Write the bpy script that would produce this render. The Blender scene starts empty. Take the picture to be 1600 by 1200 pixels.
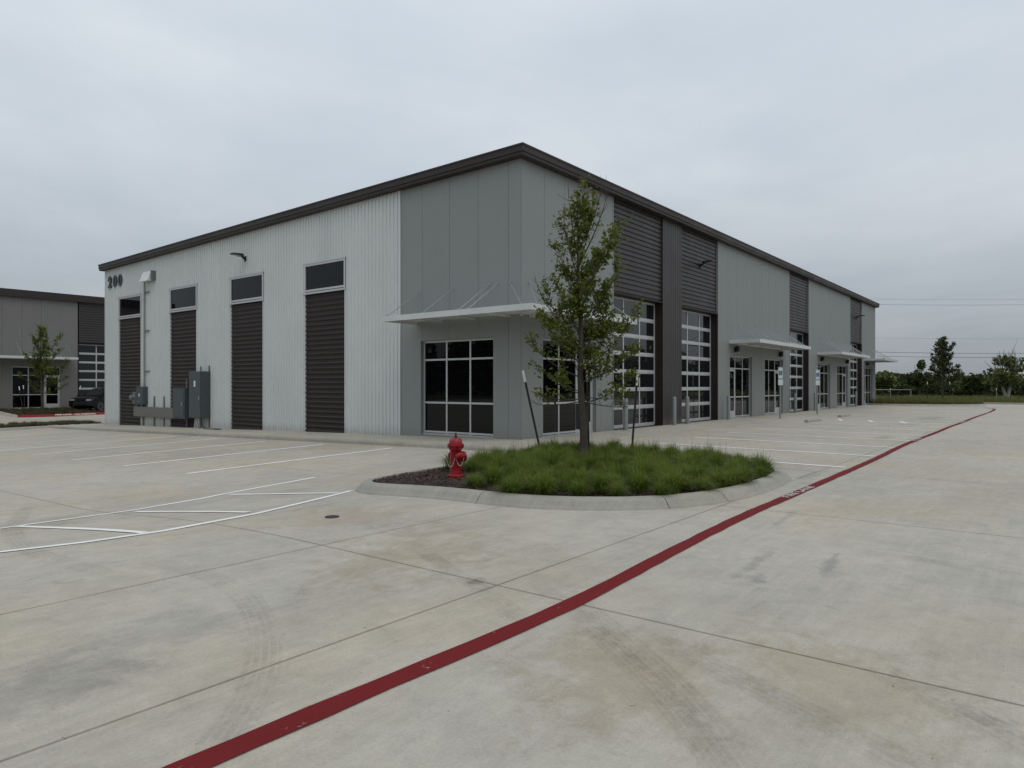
import bpy, bmesh, math, random
import numpy as np
from mathutils import Vector, Matrix

# ------------------------------------------------------------------ camera
S = bpy.context.scene
C = S.collection
HX, HY, F = 800.0, 602.5, 1089.0                       # photo pixels (1600 wide)
CAM = np.array([-16.37, -12.54, 1.6])
UX = np.array([.618, .786]); UX = UX / np.hypot(*UX); VX = np.array([-UX[1], UX[0]])
cam_d = bpy.data.cameras.new('camera'); cam = bpy.data.objects.new('camera', cam_d); C.objects.link(cam)
cam.location = CAM
cam.rotation_euler = (math.radians(90), 0, math.atan2(-UX[1], VX[1]))
cam_d.sensor_width = 36; cam_d.lens = 36 * F / 1600; cam_d.shift_y = 2.5 / 1600
cam_d.clip_start = .1; cam_d.clip_end = 5000
S.camera = cam

# ------------------------------------------------------------------ sky and sun (overcast)
SUN_EL, SUN_AZ = math.radians(58), math.radians(200)   # azimuth clockwise from +Y
W = bpy.data.worlds.new('World'); S.world = W; W.use_nodes = True
nt = W.node_tree; nt.nodes.clear()
def wn(t, **k):
    n = nt.nodes.new(t)
    for a, b in k.items(): setattr(n, a, b)
    return n
L = nt.links.new
sky = wn('ShaderNodeTexSky', sky_type='NISHITA', sun_disc=False)
sky.sun_elevation = SUN_EL; sky.sun_rotation = SUN_AZ; sky.dust_density = 3; sky.air_density = 1.2
bg1 = wn('ShaderNodeBackground'); bg1.inputs[1].default_value = .08; L(sky.outputs[0], bg1.inputs[0])
tc = wn('ShaderNodeTexCoord'); sp = wn('ShaderNodeSeparateXYZ'); L(tc.outputs['Generated'], sp.inputs[0])
def wm(op, a, b=None, clamp=False):
    n = wn('ShaderNodeMath', operation=op, use_clamp=clamp)
    for i, v in enumerate((a, b)):
        if v is None: continue
        if isinstance(v, (int, float)): n.inputs[i].default_value = v
        else: L(v, n.inputs[i])
    return n.outputs[0]
zz = wm('MAXIMUM', sp.outputs[2], 0.0)
den = wm('ADD', zz, .16)
cb = wn('ShaderNodeCombineXYZ'); L(wm('DIVIDE', sp.outputs[0], den), cb.inputs[0]); L(wm('DIVIDE', sp.outputs[1], den), cb.inputs[1])
n1 = wn('ShaderNodeTexNoise'); n1.inputs['Scale'].default_value = .62; n1.inputs['Detail'].default_value = 7; n1.inputs['Roughness'].default_value = .52
n1.inputs['Distortion'].default_value = .5
L(cb.outputs[0], n1.inputs['Vector'])
n2 = wn('ShaderNodeTexNoise'); n2.inputs['Scale'].default_value = 2.1; n2.inputs['Detail'].default_value = 6
L(cb.outputs[0], n2.inputs['Vector'])
cl = wm('ADD', wm('MULTIPLY', n1.outputs[0], .72), wm('MULTIPLY', n2.outputs[0], .28))
rp = wn('ShaderNodeValToRGB'); L(cl, rp.inputs[0])
rp.color_ramp.elements[0].position = .34; rp.color_ramp.elements[0].color = (.64, .73, .815, 1)
rp.color_ramp.elements[1].position = .64; rp.color_ramp.elements[1].color = (.86, .915, .98, 1)
# CIE overcast: three times brighter overhead than at the horizon
gr_ = wn('ShaderNodeValToRGB'); L(zz, gr_.inputs[0]); ge = gr_.color_ramp.elements
for _ in range(3): ge.new(.5)
for e, (p, c) in zip(ge, ((0, .36), (.10, .56), (.28, .79), (.55, .91), (1, 1.02))): e.position = p; e.color = (c, c, c, 1)
grad = gr_.outputs[0]
bg2 = wn('ShaderNodeBackground'); L(rp.outputs[0], bg2.inputs[0]); L(grad, bg2.inputs[1])
mx = wn('ShaderNodeMixShader'); mx.inputs[0].default_value = .93
L(bg1.outputs[0], mx.inputs[1]); L(bg2.outputs[0], mx.inputs[2])
wo = wn('ShaderNodeOutputWorld'); L(mx.outputs[0], wo.inputs[0])

sd = bpy.data.lights.new('sun', 'SUN'); so = bpy.data.objects.new('sun', sd); C.objects.link(so)
sd.energy = .5; sd.angle = math.radians(45); sd.color = (1, .96, .9)
sdir = Vector((math.sin(SUN_AZ) * math.cos(SUN_EL), math.cos(SUN_AZ) * math.cos(SUN_EL), math.sin(SUN_EL)))
so.rotation_euler = (-sdir).to_track_quat('-Z', 'Y').to_euler(); so.location = (0, -20, 40)

S.view_settings.view_transform = 'Standard'; S.view_settings.look = 'None'
S.view_settings.exposure = 0.05; S.view_settings.gamma = 1.0; S.view_settings.use_curve_mapping = False

# ------------------------------------------------------------------ ground shape, pixel helper
def ss(a, b, t):
    t = min(1, max(0, (t - a) / (b - a))); return t * t * (3 - 2 * t)
def dip(y):                                            # fall of the yard along the end wall and rise to the far building
    if y <= 0: return 0.
    if y <= 29: return -.0184 * y
    if y <= 33: return -.0184 * 29
    return -.0184 * 29 + .44 * ss(33, 45.5, y)
def G(x, y):
    k = 1 - ss(30, 48, x)
    return (-.02 - .11 * ss(-4.5, 0., y) * (1 - ss(0, 3, x)) * (1 - ss(34, 42, y)) + dip(y) * k
            - .024 * min(max(-2.5 - x, 0), 8) * ss(-6.5, 0., y) * (1 - ss(26, 36, y)))
def ray(px, py):
    r = (px - HX) / F
    return np.array([r * UX[0] + UX[1], r * VX[0] + VX[1], (HY - py) / F])
def gnd(px, py, z=None):
    d = ray(px, py); t = 5.
    for i in range(1 if z is not None else 160):
        p = CAM + t * d
        tt = ((G(p[0], p[1]) if z is None else z) - CAM[2]) / d[2]
        t = tt if z is not None else .5 * t + .5 * tt
    return CAM + t * d

def far_at(px, depth): d = ray(px, 600); p = CAM + d * depth; return (p[0], p[1], -.1)

# ------------------------------------------------------------------ materials
MATS = {}
class NT:
    def __init__(s, name):
        s.m = bpy.data.materials.new(name); s.m.use_nodes = True; s.t = s.m.node_tree
        s.b = s.t.nodes['Principled BSDF']; s.l = s.t.links.new; MATS[name] = s.m
        s.co = s.t.nodes.new('ShaderNodeTexCoord').outputs['Object']
    def put(s, sock, v):
        if isinstance(v, (int, float)): sock.default_value = v
        elif isinstance(v, (tuple, list)): sock.default_value = tuple(v) if len(v) == 4 or len(sock.default_value) == 3 else tuple(v) + (1,)
        else: s.l(v, sock)
    def math(s, op, a, b=None, c=None, clamp=False):
        n = s.t.nodes.new('ShaderNodeMath'); n.operation = op; n.use_clamp = clamp
        for i, v in enumerate((a, b, c)):
            if v is not None: s.put(n.inputs[i], v)
        return n.outputs[0]
    def mapped(s, scale=(1, 1, 1), rot=(0, 0, 0), loc=(0, 0, 0), src=None):
        n = s.t.nodes.new('ShaderNodeMapping'); s.l(src or s.co, n.inputs[0])
        n.inputs['Scale'].default_value = scale; n.inputs['Rotation'].default_value = rot; n.inputs['Location'].default_value = loc
        return n.outputs[0]
    def noise(s, scale, detail=4, rough=.5, vec=None, dist=0):
        n = s.t.nodes.new('ShaderNodeTexNoise'); s.l(vec or s.co, n.inputs['Vector'])
        n.inputs['Scale'].default_value = scale; n.inputs['Detail'].default_value = detail
        n.inputs['Roughness'].default_value = rough; n.inputs['Distortion'].default_value = dist
        return n.outputs[0]
    def ramp(s, f, *st):
        n = s.t.nodes.new('ShaderNodeValToRGB'); s.l(f, n.inputs[0]); e = n.color_ramp.elements
        while len(e) < len(st): e.new(.5)
        for i, (p, c) in enumerate(st):
            e[i].position = p; e[i].color = (c, c, c, 1) if isinstance(c, (int, float)) else tuple(c) + (1,)
        return n.outputs[0]
    def mix(s, f, a, b, mode='MIX'):
        n = s.t.nodes.new('ShaderNodeMix'); n.data_type = 'RGBA'; n.blend_type = mode
        s.put(n.inputs[0], f); s.put(n.inputs[6], a); s.put(n.inputs[7], b); return n.outputs[2]
    def bump(s, h, strength=.3, dist=.01):
        n = s.t.nodes.new('ShaderNodeBump'); n.inputs['Strength'].default_value = strength; n.inputs['Distance'].default_value = dist
        s.l(h, n.inputs['Height']); s.l(n.outputs[0], s.b.inputs['Normal'])
    def set(s, **k):
        for a, v in k.items(): s.put(s.b.inputs[a.replace('_', ' ')], v)
        return s

def plain(name, col, rough=.5, metal=0., var=.12, scale=3., bump=0., spec=.5, fine=40, tone=0.):
    n = NT(name)
    f = n.noise(scale, 5, .6); g = n.noise(fine, 3)
    k = n.math('ADD', n.math('MULTIPLY', f, .7), n.math('MULTIPLY', g, .3))
    lo = tuple(c * (1 - var) for c in col); hi = tuple(min(1, c * (1 + var)) for c in col)
    cc = n.ramp(k, (.3, lo), (.7, hi))
    if tone:                                              # sheets and panels differ a little from one another; faint rain streaks
        oi = n.t.nodes.new('ShaderNodeObjectInfo').outputs['Random']
        cc = n.mix(1., cc, n.ramp(oi, (0., 1 - tone), (1., 1 + tone)), 'MULTIPLY')
        st = n.noise(1., 5, .65, vec=n.mapped((7, 7, .22)))
        cc = n.mix(n.ramp(st, (.55, 0.), (.80, .12)), cc, tuple(c * .62 for c in col))
        geo = n.t.nodes.new('ShaderNodeSeparateXYZ'); n.l(n.co, geo.inputs[0])
        hgt = n.math('ADD', geo.outputs[2], n.math('MULTIPLY', geo.outputs[1], .0184))
        spl = n.math('ADD', n.math('MULTIPLY', hgt, 1.6), n.math('MULTIPLY', n.math('SUBTRACT', n.noise(4, 6, .7), .5), 1.2))
        cc = n.mix(n.ramp(spl, (.0, .34), (.55, 0.)), cc, (.22, .20, .165))
    n.set(Base_Color=cc, Roughness=n.ramp(f, (.3, max(0, rough - .08)), (.7, min(1, rough + .08))), Metallic=metal)
    n.b.inputs['Specular IOR Level'].default_value = spec
    if bump: n.bump(g, bump, .004)
    return n.m

def concrete(name, base, warm, stains=True):
    n = NT(name)
    big = n.noise(.16, 5, .55, dist=.4); mid = n.noise(.9, 6, .62, dist=.3); fine = n.noise(9, 6, .7); grit = n.noise(130, 2, .6)
    brushed = n.noise(1.0, 8, .72, vec=n.mapped((.8, 14, 1), (0, 0, .05)))
    mott = n.noise(3.4, 9, .74, dist=.5); grain = n.noise(55, 5, .75); scuff = n.noise(1.0, 7, .7, vec=n.mapped((1.1, 26, 1), (0, 0, -.12), (4, 9, 0)))
    k = n.math('ADD', n.math('MULTIPLY', big, .40), n.math('ADD', n.math('MULTIPLY', mid, .34), n.math('MULTIPLY', brushed, .26)))
    col = n.ramp(k, (.34, tuple(c * .78 for c in base)), (.5, base), (.66, tuple(c * 1.14 for c in warm)))
    tintn = n.noise(.35, 4, .55, vec=n.mapped(loc=(31, 7, 0)))
    col = n.mix(n.ramp(tintn, (.46, 0.), (.66, .55)), col, n.mix(1., col, (1.05, .965, .83), 'MULTIPLY'))
    # pale burnished patches and darker cured patches
    patch = n.noise(.55, 5, .5, vec=n.mapped((.6, 1.6, 1), loc=(9, 3, 0)), dist=.6)
    col = n.mix(n.ramp(patch, (.58, 0.), (.70, .15)), col, (.27, .25, .21))
    patch2 = n.noise(.8, 5, .5, vec=n.mapped((.5, 1.9, 1), loc=(-19, 13, 0)), dist=.8)
    col = n.mix(n.ramp(patch2, (.60, 0.), (.72, .22)), col, (.50, .475, .415))
    if stains:
        for cx, cy, rx, ry, rot, c, a in [
            (-11.6, -7.5, 1.6, 1.1, .5, (.36, .27, .165), .40), (-10.9, -5.6, 1.3, .9, .2, (.36, .27, .18), .28),
            (-13.4, -2.0, 2.4, 1.0, .1, (.33, .25, .165), .34), (-12.9, -10.6, 1.1, .75, .3, (.37, .30, .20), .50),
            (-12.2, -11.6, 1.3, .7, 1.0, (.37, .30, .20), .45), (-14.3, -7.9, 1.2, .5, .1, (.28, .265, .235), .24),
            (-15.1, -8.3, .8, .5, .3, (.20, .19, .17), .28), (-9.6, -10.9, .6, .10, .12, (.16, .16, .17), .45),
            (-9.9, -10.35, .9, .10, .05, (.17, .17, .18), .35), (-10.55, -10.55, .32, .12, .2, (.17, .16, .17), .5),
            (-12.05, -8.75, .22, .12, .3, (.14, .14, .13), .65), (-7.6, -9.9, .9, .09, .1, (.18, .18, .18), .3),
            (-3.4, -9.0, .8, .25, .05, (.22, .23, .22), .4), (8, -8.2, 1.5, .4, 0, (.19, .19, .18), .4), (24, -7.5, 3, .8, 0, (.17, .17, .16), .4),
            (-7.0, -10.2, 1.4, .5, .1, (.46, .36, .26), .3), (0.5, -10.5, 2.4, .6, .05, (.44, .35, .27), .35), (-6.5, 6.5, 2.6, 1.6, .3, (.30, .26, .20), .35)]:
            mp = n.mapped((1 / rx, 1 / ry, 0), (0, 0, 0), (-cx / rx, -cy / ry, 0))
            if rot:
                r0 = n.t.nodes.new('ShaderNodeVectorRotate'); r0.rotation_type = 'Z_AXIS'; n.l(n.co, r0.inputs[0])
                r0.inputs['Center'].default_value = (cx, cy, 0); r0.inputs['Angle'].default_value = -rot
                mp = n.mapped((1 / rx, 1 / ry, 0), (0, 0, 0), (-cx / rx, -cy / ry, 0), src=r0.outputs[0])
            ln = n.t.nodes.new('ShaderNodeVectorMath'); ln.operation = 'LENGTH'; n.l(mp, ln.inputs[0])
            d = n.math('ADD', ln.outputs['Value'], n.math('MULTIPLY', n.math('SUBTRACT', mid, .5), 1.5))
            d = n.math('ADD', d, n.math('MULTIPLY', n.math('SUBTRACT', mott, .5), 1.9))
            d = n.math('ADD', d, n.math('MULTIPLY', n.math('SUBTRACT', fine, .5), .9))
            f = n.ramp(d, (.3, 1.), (.85, 0.))
            col = n.mix(n.math('MULTIPLY', f, a), col, c)
    col = n.mix(n.ramp(fine, (.35, .22), (.62, 0.)), col, n.mix(1., col, (.72, .72, .71), 'MULTIPLY'))
    col = n.mix(1., col, n.ramp(mott, (.28, .86), (.5, 1.0), (.72, 1.10)), 'MULTIPLY')
    col = n.mix(1., col, n.ramp(grain, (.25, .84), (.5, 1.0), (.75, 1.13)), 'MULTIPLY')
    col = n.mix(n.ramp(scuff, (.60, 0.), (.74, .30)), col, n.mix(1., col, (.74, .73, .71), 'MULTIPLY'))
    blot = n.noise(2.1, 3, .5, vec=n.mapped(loc=(3, 17, 0)), dist=1.2)
    col = n.mix(n.ramp(blot, (.705, 0.), (.72, .22)), col, (.19, .185, .17))
    specks = n.noise(22, 2, .5)
    col = n.mix(n.ramp(specks, (.745, 0.), (.775, .55)), col, (.10, .10, .095))
    n.set(Base_Color=col, Roughness=n.ramp(mid, (.3, .62), (.7, .88)))
    n.b.inputs['Specular IOR Level'].default_value = .35
    n.bump(n.math('ADD', n.math('MULTIPLY', fine, .6), n.math('MULTIPLY', grit, .5)), .28, .006)
    return n.m

def paint(name, col, wear, under=(.36, .34, .30)):
    n = NT(name)
    f = n.noise(5, 6, .7); g = n.noise(38, 4, .7)
    k = n.math('ADD', n.math('MULTIPLY', f, .55), n.math('MULTIPLY', g, .45))
    c2 = n.mix(n.ramp(n.noise(1.3, 5), (.35, 0.), (.7, .35)), col, tuple(c * .72 for c in col))
    n.set(Base_Color=n.mix(n.ramp(k, (wear, 1.), (wear + .06, 0.)), c2, under), Roughness=.85)
    n.b.inputs['Specular IOR Level'].default_value = .2
    n.bump(g, .2, .003)
    return n.m

concrete('concrete_lot', (.446, .408, .345), (.462, .419, .347))
concrete('concrete_walk', (.44, .412, .345), (.455, .424, .35), False)
concrete('concrete_kerb', (.345, .328, .28), (.38, .36, .30), False)
plain('joint_filler', (.055, .052, .048), .9, var=.3)
plain('siding_light', (.60, .628, .615), .45, .0, .04, .6, spec=.4, tone=.022)
plain('panel_grey', (.236, .250, .243), .55, 0, .045, .7, spec=.4, tone=.018)
plain('panel_far', (.175, .170, .160), .55, 0, .05, .7, spec=.4)
plain('metal_brown', (.048, .042, .041), .45, .0, .08, .8, spec=.4, tone=.05)
plain('metal_strip', (.024, .0165, .0145), .5, .0, .10, .8, spec=.35)
plain('trim_brown', (.034, .027, .024), .5, 0, .08, .8, spec=.3)
plain('dark_void', (.012, .012, .012), .9)
plain('roof_sheet', (.45, .45, .44), .6)
plain('frame_alu', (.52, .53, .53), .38, .25, .05, 1.5)
plain('canopy_white', (.60, .615, .61), .45, .1, .05, 1.2)
plain('rod_steel', (.36, .37, .38), .4, .4, .05, 3)
plain('cabinet_grey', (.072, .086, .092), .42, .1, .10, 2.)
plain('cabinet_light', (.17, .185, .185), .42, .2, .1, 3.)
plain('galvanised', (.19, .185, .17), .5, .3, .15, 5)
plain('conduit_grey', (.30, .32, .32), .4, .5, .1, 4)
plain('pvc_white', (.50, .52, .54), .4, 0, .06, 4)
plain('white_metal', (.86, .87, .87), .45, 0, .05, 4)
plain('black_plastic', (.010, .010, .011), .5, 0, .2, 4)
plain('black_metal', (.013, .013, .014), .4, .2, .2, 4)
plain('digit_grey', (.035, .042, .044), .5, .1, .1, 4)
plain('bollard_grey', (.225, .245, .245), .5, 0, .10, 5)
plain('white_sticker', (.75, .77, .75), .5)
plain('sign_white', (.55, .59, .59), .45, 0, .04, 3)
plain('sign_green', (.03, .16, .11), .45)
plain('sign_blue', (.02, .06, .20), .45)
plain('hydrant_red', (.27, .004, .009), .36, 0, .18, 9, bump=.15, spec=.5)
plain('hydrant_dark', (.11, .035, .035), .5, .3, .2, 20)
plain('chain_steel', (.45, .43, .38), .5, .6, .2, 20)
plain('car_paint', (.003, .003, .004), .22, 0, .1, 2, spec=.22)
plain('tyre', (.016, .016, .016), .8)
plain('rim', (.22, .22, .23), .3, .8)
plain('lens', (.35, .35, .36), .15)
plain('bark', (.058, .047, .036), .9, 0, .45, 9, bump=.9, fine=60)
plain('bark_pale', (.25, .235, .21), .9, 0, .35, 6, bump=.5)
plain('tree_wrap', (.022, .022, .020), .8, 0, .2, 10)
plain('pipe_gate', (.22, .22, .195), .6, .2, .2, 4)
plain('mulch_soil', (.030, .017, .013), .95, 0, .5, 12, bump=.8)
plain('wire', (.03, .03, .035), .6)
plain('pole_wood', (.12, .09, .065), .9)
paint('paint_red', (.165, .0112, .0125), .325)
paint('paint_white', (.86, .855, .82), .33)
paint('paint_white_worn', (.64, .64, .62), .46)
paint('kerb_red', (.24, .022, .030), .33)

n = NT('glass_dark')
n.set(Base_Color=n.ramp(n.noise(.5, 3), (.3, (.002, .002, .003)), (.7, (.004, .004, .005))), Roughness=.015)
n.b.inputs['IOR'].default_value = 1.34
n.bump(n.noise(.45, 2), .05, .02)                      # slight roller-wave of float glass
n = NT('glass_door')
n.set(Base_Color=n.ramp(n.noise(.5, 3), (.3, (.007, .008, .009)), (.7, (.012, .013, .015))), Roughness=.02)
n.b.inputs['IOR'].default_value = 1.62
n.bump(n.noise(.6, 2), .06, .02)
n = NT('soil_grass')                                   # meadow floor
f = n.noise(.08, 5); g = n.noise(2.5, 6, .7)
k = n.math('ADD', n.math('MULTIPLY', f, .5), n.math('MULTIPLY', g, .5))
n.set(Base_Color=n.ramp(k, (.35, (.045, .055, .014)), (.52, (.085, .10, .022)), (.68, (.13, .13, .045))), Roughness=.95); n.bump(g, .8, .08)

def foliage(name, lo, mid, hi, trans=.25):
    n = NT(name)
    a = n.t.nodes.new('ShaderNodeAttribute'); a.attribute_name = 'tint'
    n.set(Base_Color=n.ramp(a.outputs['Fac'], (.0, lo), (.5, mid), (1., hi)), Roughness=.55)
    n.b.inputs['Specular IOR Level'].default_value = .3
    tr = n.t.nodes.new('ShaderNodeBsdfTranslucent'); n.l(n.ramp(a.outputs['Fac'], (0., mid), (1., hi)), tr.inputs[0])
    ms = n.t.nodes.new('ShaderNodeMixShader'); ms.inputs[0].default_value = trans
    n.l(n.b.outputs[0], ms.inputs[1]); n.l(tr.outputs[0], ms.inputs[2])
    n.l(ms.outputs[0], n.t.nodes['Material Output'].inputs[0])
foliage('leaf_tree', (.046, .066, .009), (.095, .122, .016), (.18, .195, .032), .40)
foliage('leaf_far', (.034, .048, .015), (.062, .080, .024), (.105, .12, .036), .25)
foliage('leaf_olive', (.06, .076, .02), (.10, .118, .032), (.15, .16, .05), .22)
foliage('sedge', (.052, .080, .008), (.125, .180, .018), (.215, .255, .045), .35)
foliage('meadow', (.075, .085, .020), (.125, .135, .030), (.20, .19, .065), .2)
foliage('dry_turf', (.045, .05, .018), (.09, .085, .035), (.15, .115, .055), .15)
foliage('seed_stalk', (.10, .10, .04), (.16, .14, .07), (.22, .18, .10), .1)
foliage('mulch', (.016, .008, .005), (.045, .020, .012), (.095, .048, .028), 0.)

n = NT('tyre_mark')                                    # faint rubber: tread grooves along the strip, thin paint of rubber on concrete
uv = n.t.nodes.new('ShaderNodeUVMap').outputs[0]
sx = n.t.nodes.new('ShaderNodeSeparateXYZ'); n.l(uv, sx.inputs[0])
v = sx.outputs[1]; u = sx.outputs[0]
gro = n.math('MULTIPLY', n.math('ADD', n.math('SINE', n.math('MULTIPLY', v, 31.4)), 1.25, clamp=True), 1.)
edge = n.ramp(n.math('ABSOLUTE', n.math('SUBTRACT', v, .5)), (.38, 1.), (.5, 0.))
ends = n.ramp(n.math('ABSOLUTE', n.math('SUBTRACT', u, .5)), (.25, 1.), (.5, 0.))
nz = n.ramp(n.noise(1.6, 5, .6), (.36, .15), (.66, 1.)); fz = n.ramp(n.noise(24, 4, .7), (.36, .2), (.6, 1.))
al = n.math('MULTIPLY', n.math('MULTIPLY', gro, edge), n.math('MULTIPLY', n.math('MULTIPLY', ends, nz), fz))
n.set(Base_Color=(.12, .113, .10), Roughness=.8, Alpha=n.math('MULTIPLY', al, .19))

M = MATS

# ------------------------------------------------------------------ mesh builder
class MB:
    def __init__(s): s.v = []; s.f = []
    def add(s, vs, fs):
        o = len(s.v); s.v += [tuple(map(float, p)) for p in vs]; s.f += [tuple(i + o for i in f) for f in fs]; return s
    def box(s, x0, x1, y0, y1, z0, z1):
        return s.hexa([(x0, y0, z0), (x1, y0, z0), (x1, y1, z0), (x0, y1, z0), (x0, y0, z1), (x1, y0, z1), (x1, y1, z1), (x0, y1, z1)])
    def hexa(s, p):
        return s.add(p, [(3, 2, 1, 0), (4, 5, 6, 7), (0, 1, 5, 4), (1, 2, 6, 5), (2, 3, 7, 6), (3, 0, 4, 7)])
    def tube(s, pts, r, n=8, caps=True):
        pts = [Vector(p) for p in pts]
        rs = r if isinstance(r, (list, tuple)) else [r] * len(pts)
        o = len(s.v); ref = None
        for i, p in enumerate(pts):
            d = (pts[min(i + 1, len(pts) - 1)] - pts[max(i - 1, 0)]).normalized()
            if ref is None: ref = Vector((0, 0, 1)) if abs(d.z) < .9 else Vector((1, 0, 0))
            a = d.cross(ref).normalized(); b = d.cross(a).normalized(); ref = b.cross(d).normalized() if False else ref
            for k in range(n):
                t = 2 * math.pi * k / n; q = p + (a * math.cos(t) + b * math.sin(t)) * rs[i]; s.v.append(tuple(q))
        for i in range(len(pts) - 1):
            for k in range(n):
                s.f.append((o + i * n + k, o + i * n + (k + 1) % n, o + (i + 1) * n + (k + 1) % n, o + (i + 1) * n + k))
        if caps:
            s.f.append(tuple(o + k for k in range(n))[::-1]); s.f.append(tuple(o + (len(pts) - 1) * n + k for k in range(n)))
        return s
    def lathe(s, prof, n=24, origin=(0, 0, 0), axis='z'):
        o = len(s.v)
        for r, h in prof:
            for k in range(n):
                t = 2 * math.pi * k / n; c, e = r * math.cos(t), r * math.sin(t)
                p = {'z': (c, e, h), 'x': (h, c, e), 'y': (c, h, e)}[axis]
                s.v.append(tuple(p[i] + origin[i] for i in range(3)))
        for i in range(len(prof) - 1):
            for k in range(n):
                s.f.append((o + i * n + k, o + i * n + (k + 1) % n, o + (i + 1) * n + (k + 1) % n, o + (i + 1) * n + k))
        s.f.append(tuple(o + k for k in range(n))[::-1]); s.f.append(tuple(o + (len(prof) - 1) * n + k for k in range(n)))
        return s
    def prism(s, poly, h0, h1, fn):                    # poly of 2-d points, fn(a, b, h) -> xyz
        n = len(poly)
        return s.add([fn(a, b, h0) for a, b in poly] + [fn(a, b, h1) for a, b in poly],
                     [tuple(range(n))[::-1], tuple(range(n, 2 * n))] + [(i, (i + 1) % n, n + (i + 1) % n, n + i) for i in range(n)])
    def build(s, name, mat, parent=None, smooth=False, bevel=0):
        me = bpy.data.meshes.new(name); me.from_pydata(s.v, [], s.f); me.update()
        bm = bmesh.new(); bm.from_mesh(me); bmesh.ops.recalc_face_normals(bm, faces=bm.faces[:]); bm.to_mesh(me); bm.free()
        return link(name, me, mat, parent, smooth, bevel)
def link(name, me, mat, parent=None, smooth=False, bevel=0):
    if mat and not me.materials: me.materials.append(M[mat])
    if smooth:
        me.polygons.foreach_set('use_smooth', [True] * len(me.polygons))
        if smooth != 'all' and hasattr(me, 'set_sharp_from_angle'): me.set_sharp_from_angle(angle=math.radians(40))
    o = bpy.data.objects.new(name, me); C.objects.link(o)
    if parent is not None: o.parent = parent
    if bevel:
        b = o.modifiers.new('bevel', 'BEVEL'); b.width = bevel; b.segments = 2; b.limit_method = 'ANGLE'; b.angle_limit = math.radians(50)
    return o
def tag(o, label=None, cat=None, group=None, kind=None):
    if label: o['label'] = label
    if cat: o['category'] = cat
    if group: o['group'] = group
    if kind: o['kind'] = kind
    return o
def empty(name, loc=(0, 0, 0), rz=0):
    o = bpy.data.objects.new(name, None); C.objects.link(o); o.location = loc; o.rotation_euler = (0, 0, rz); o.empty_display_size = .2; return o
def copy_tree(o, parent=None):
    c = o.copy(); C.objects.link(c); c.parent = parent
    for ch in list(o.children): copy_tree(ch, c)
    return c
def raw(name, V, Fc, mat, parent=None, tint=None, smooth=False):   # numpy arrays: all faces with the same corner count
    V = np.asarray(V, np.float32); Fc = np.asarray(Fc, np.int32); k = Fc.shape[1]
    me = bpy.data.meshes.new(name); me.vertices.add(len(V)); me.vertices.foreach_set('co', V.ravel())
    me.loops.add(Fc.size); me.loops.foreach_set('vertex_index', Fc.ravel())
    me.polygons.add(len(Fc)); me.polygons.foreach_set('loop_start', np.arange(0, Fc.size, k, dtype=np.int32))
    me.polygons.foreach_set('loop_total', np.full(len(Fc), k, np.int32))
    if tint is not None:
        a = me.attributes.new('tint', 'FLOAT', 'POINT'); a.data.foreach_set('value', np.asarray(tint, np.float32))
    me.update(calc_edges=True); me.validate()
    if not smooth: me.shade_flat()
    return link(name, me, mat, parent, 'all' if smooth else False)
def text_mesh(body, size, extrude=.0, offset=0., align='CENTER', space=1.0):
    cu = bpy.data.curves.new('lettering', 'FONT'); cu.body = body; cu.size = size; cu.extrude = extrude; cu.offset = offset
    cu.align_x = align; cu.align_y = 'CENTER'; cu.space_character = space; cu.resolution_u = 4
    o = bpy.data.objects.new('lettering', cu); C.objects.link(o)
    dg = bpy.context.evaluated_depsgraph_get(); me = bpy.data.meshes.new_from_object(o.evaluated_get(dg))
    bpy.data.objects.remove(o); bpy.data.curves.remove(cu)
    me.materials.clear(); return me

# ------------------------------------------------------------------ terrain
def lotin(x, y): return -58 < x < 57.5 and -58 < y < 45.5
gx = sorted(set([-1500, -700, -300, -160, -110] + list(range(-90, -58, 8)) + [-58.5, -57] + list(range(-52, 50, 6)) + [54, 56.5, 58, 60, 64, 68, 74, 80, 90, 110, 160, 300, 700, 1500]))
gy = sorted(set([-1500, -700, -300, -160, -110] + list(range(-90, -58, 8)) + [-58.5, -57] + list(range(-52, 40, 6)) + [44.5, 46, 48, 54, 62, 72, 90, 110, 160, 300, 700, 1500]))
def TZ(x, y):
    if lotin(x, y): return min(G(x, y), 0) - .30
    return -.06 + .10 * math.sin(x * .05) * math.cos(y * .043) if max(abs(x), abs(y)) > 80 else -.05
V = [(x, y, TZ(x, y)) for y in gy for x in gx]; nx = len(gx)
tag(raw('ground', V, [(j * nx + i, j * nx + i + 1, (j + 1) * nx + i + 1, (j + 1) * nx + i) for j in range(len(gy) - 1) for i in range(nx - 1)], 'soil_grass', smooth=True), kind='structure')

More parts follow.
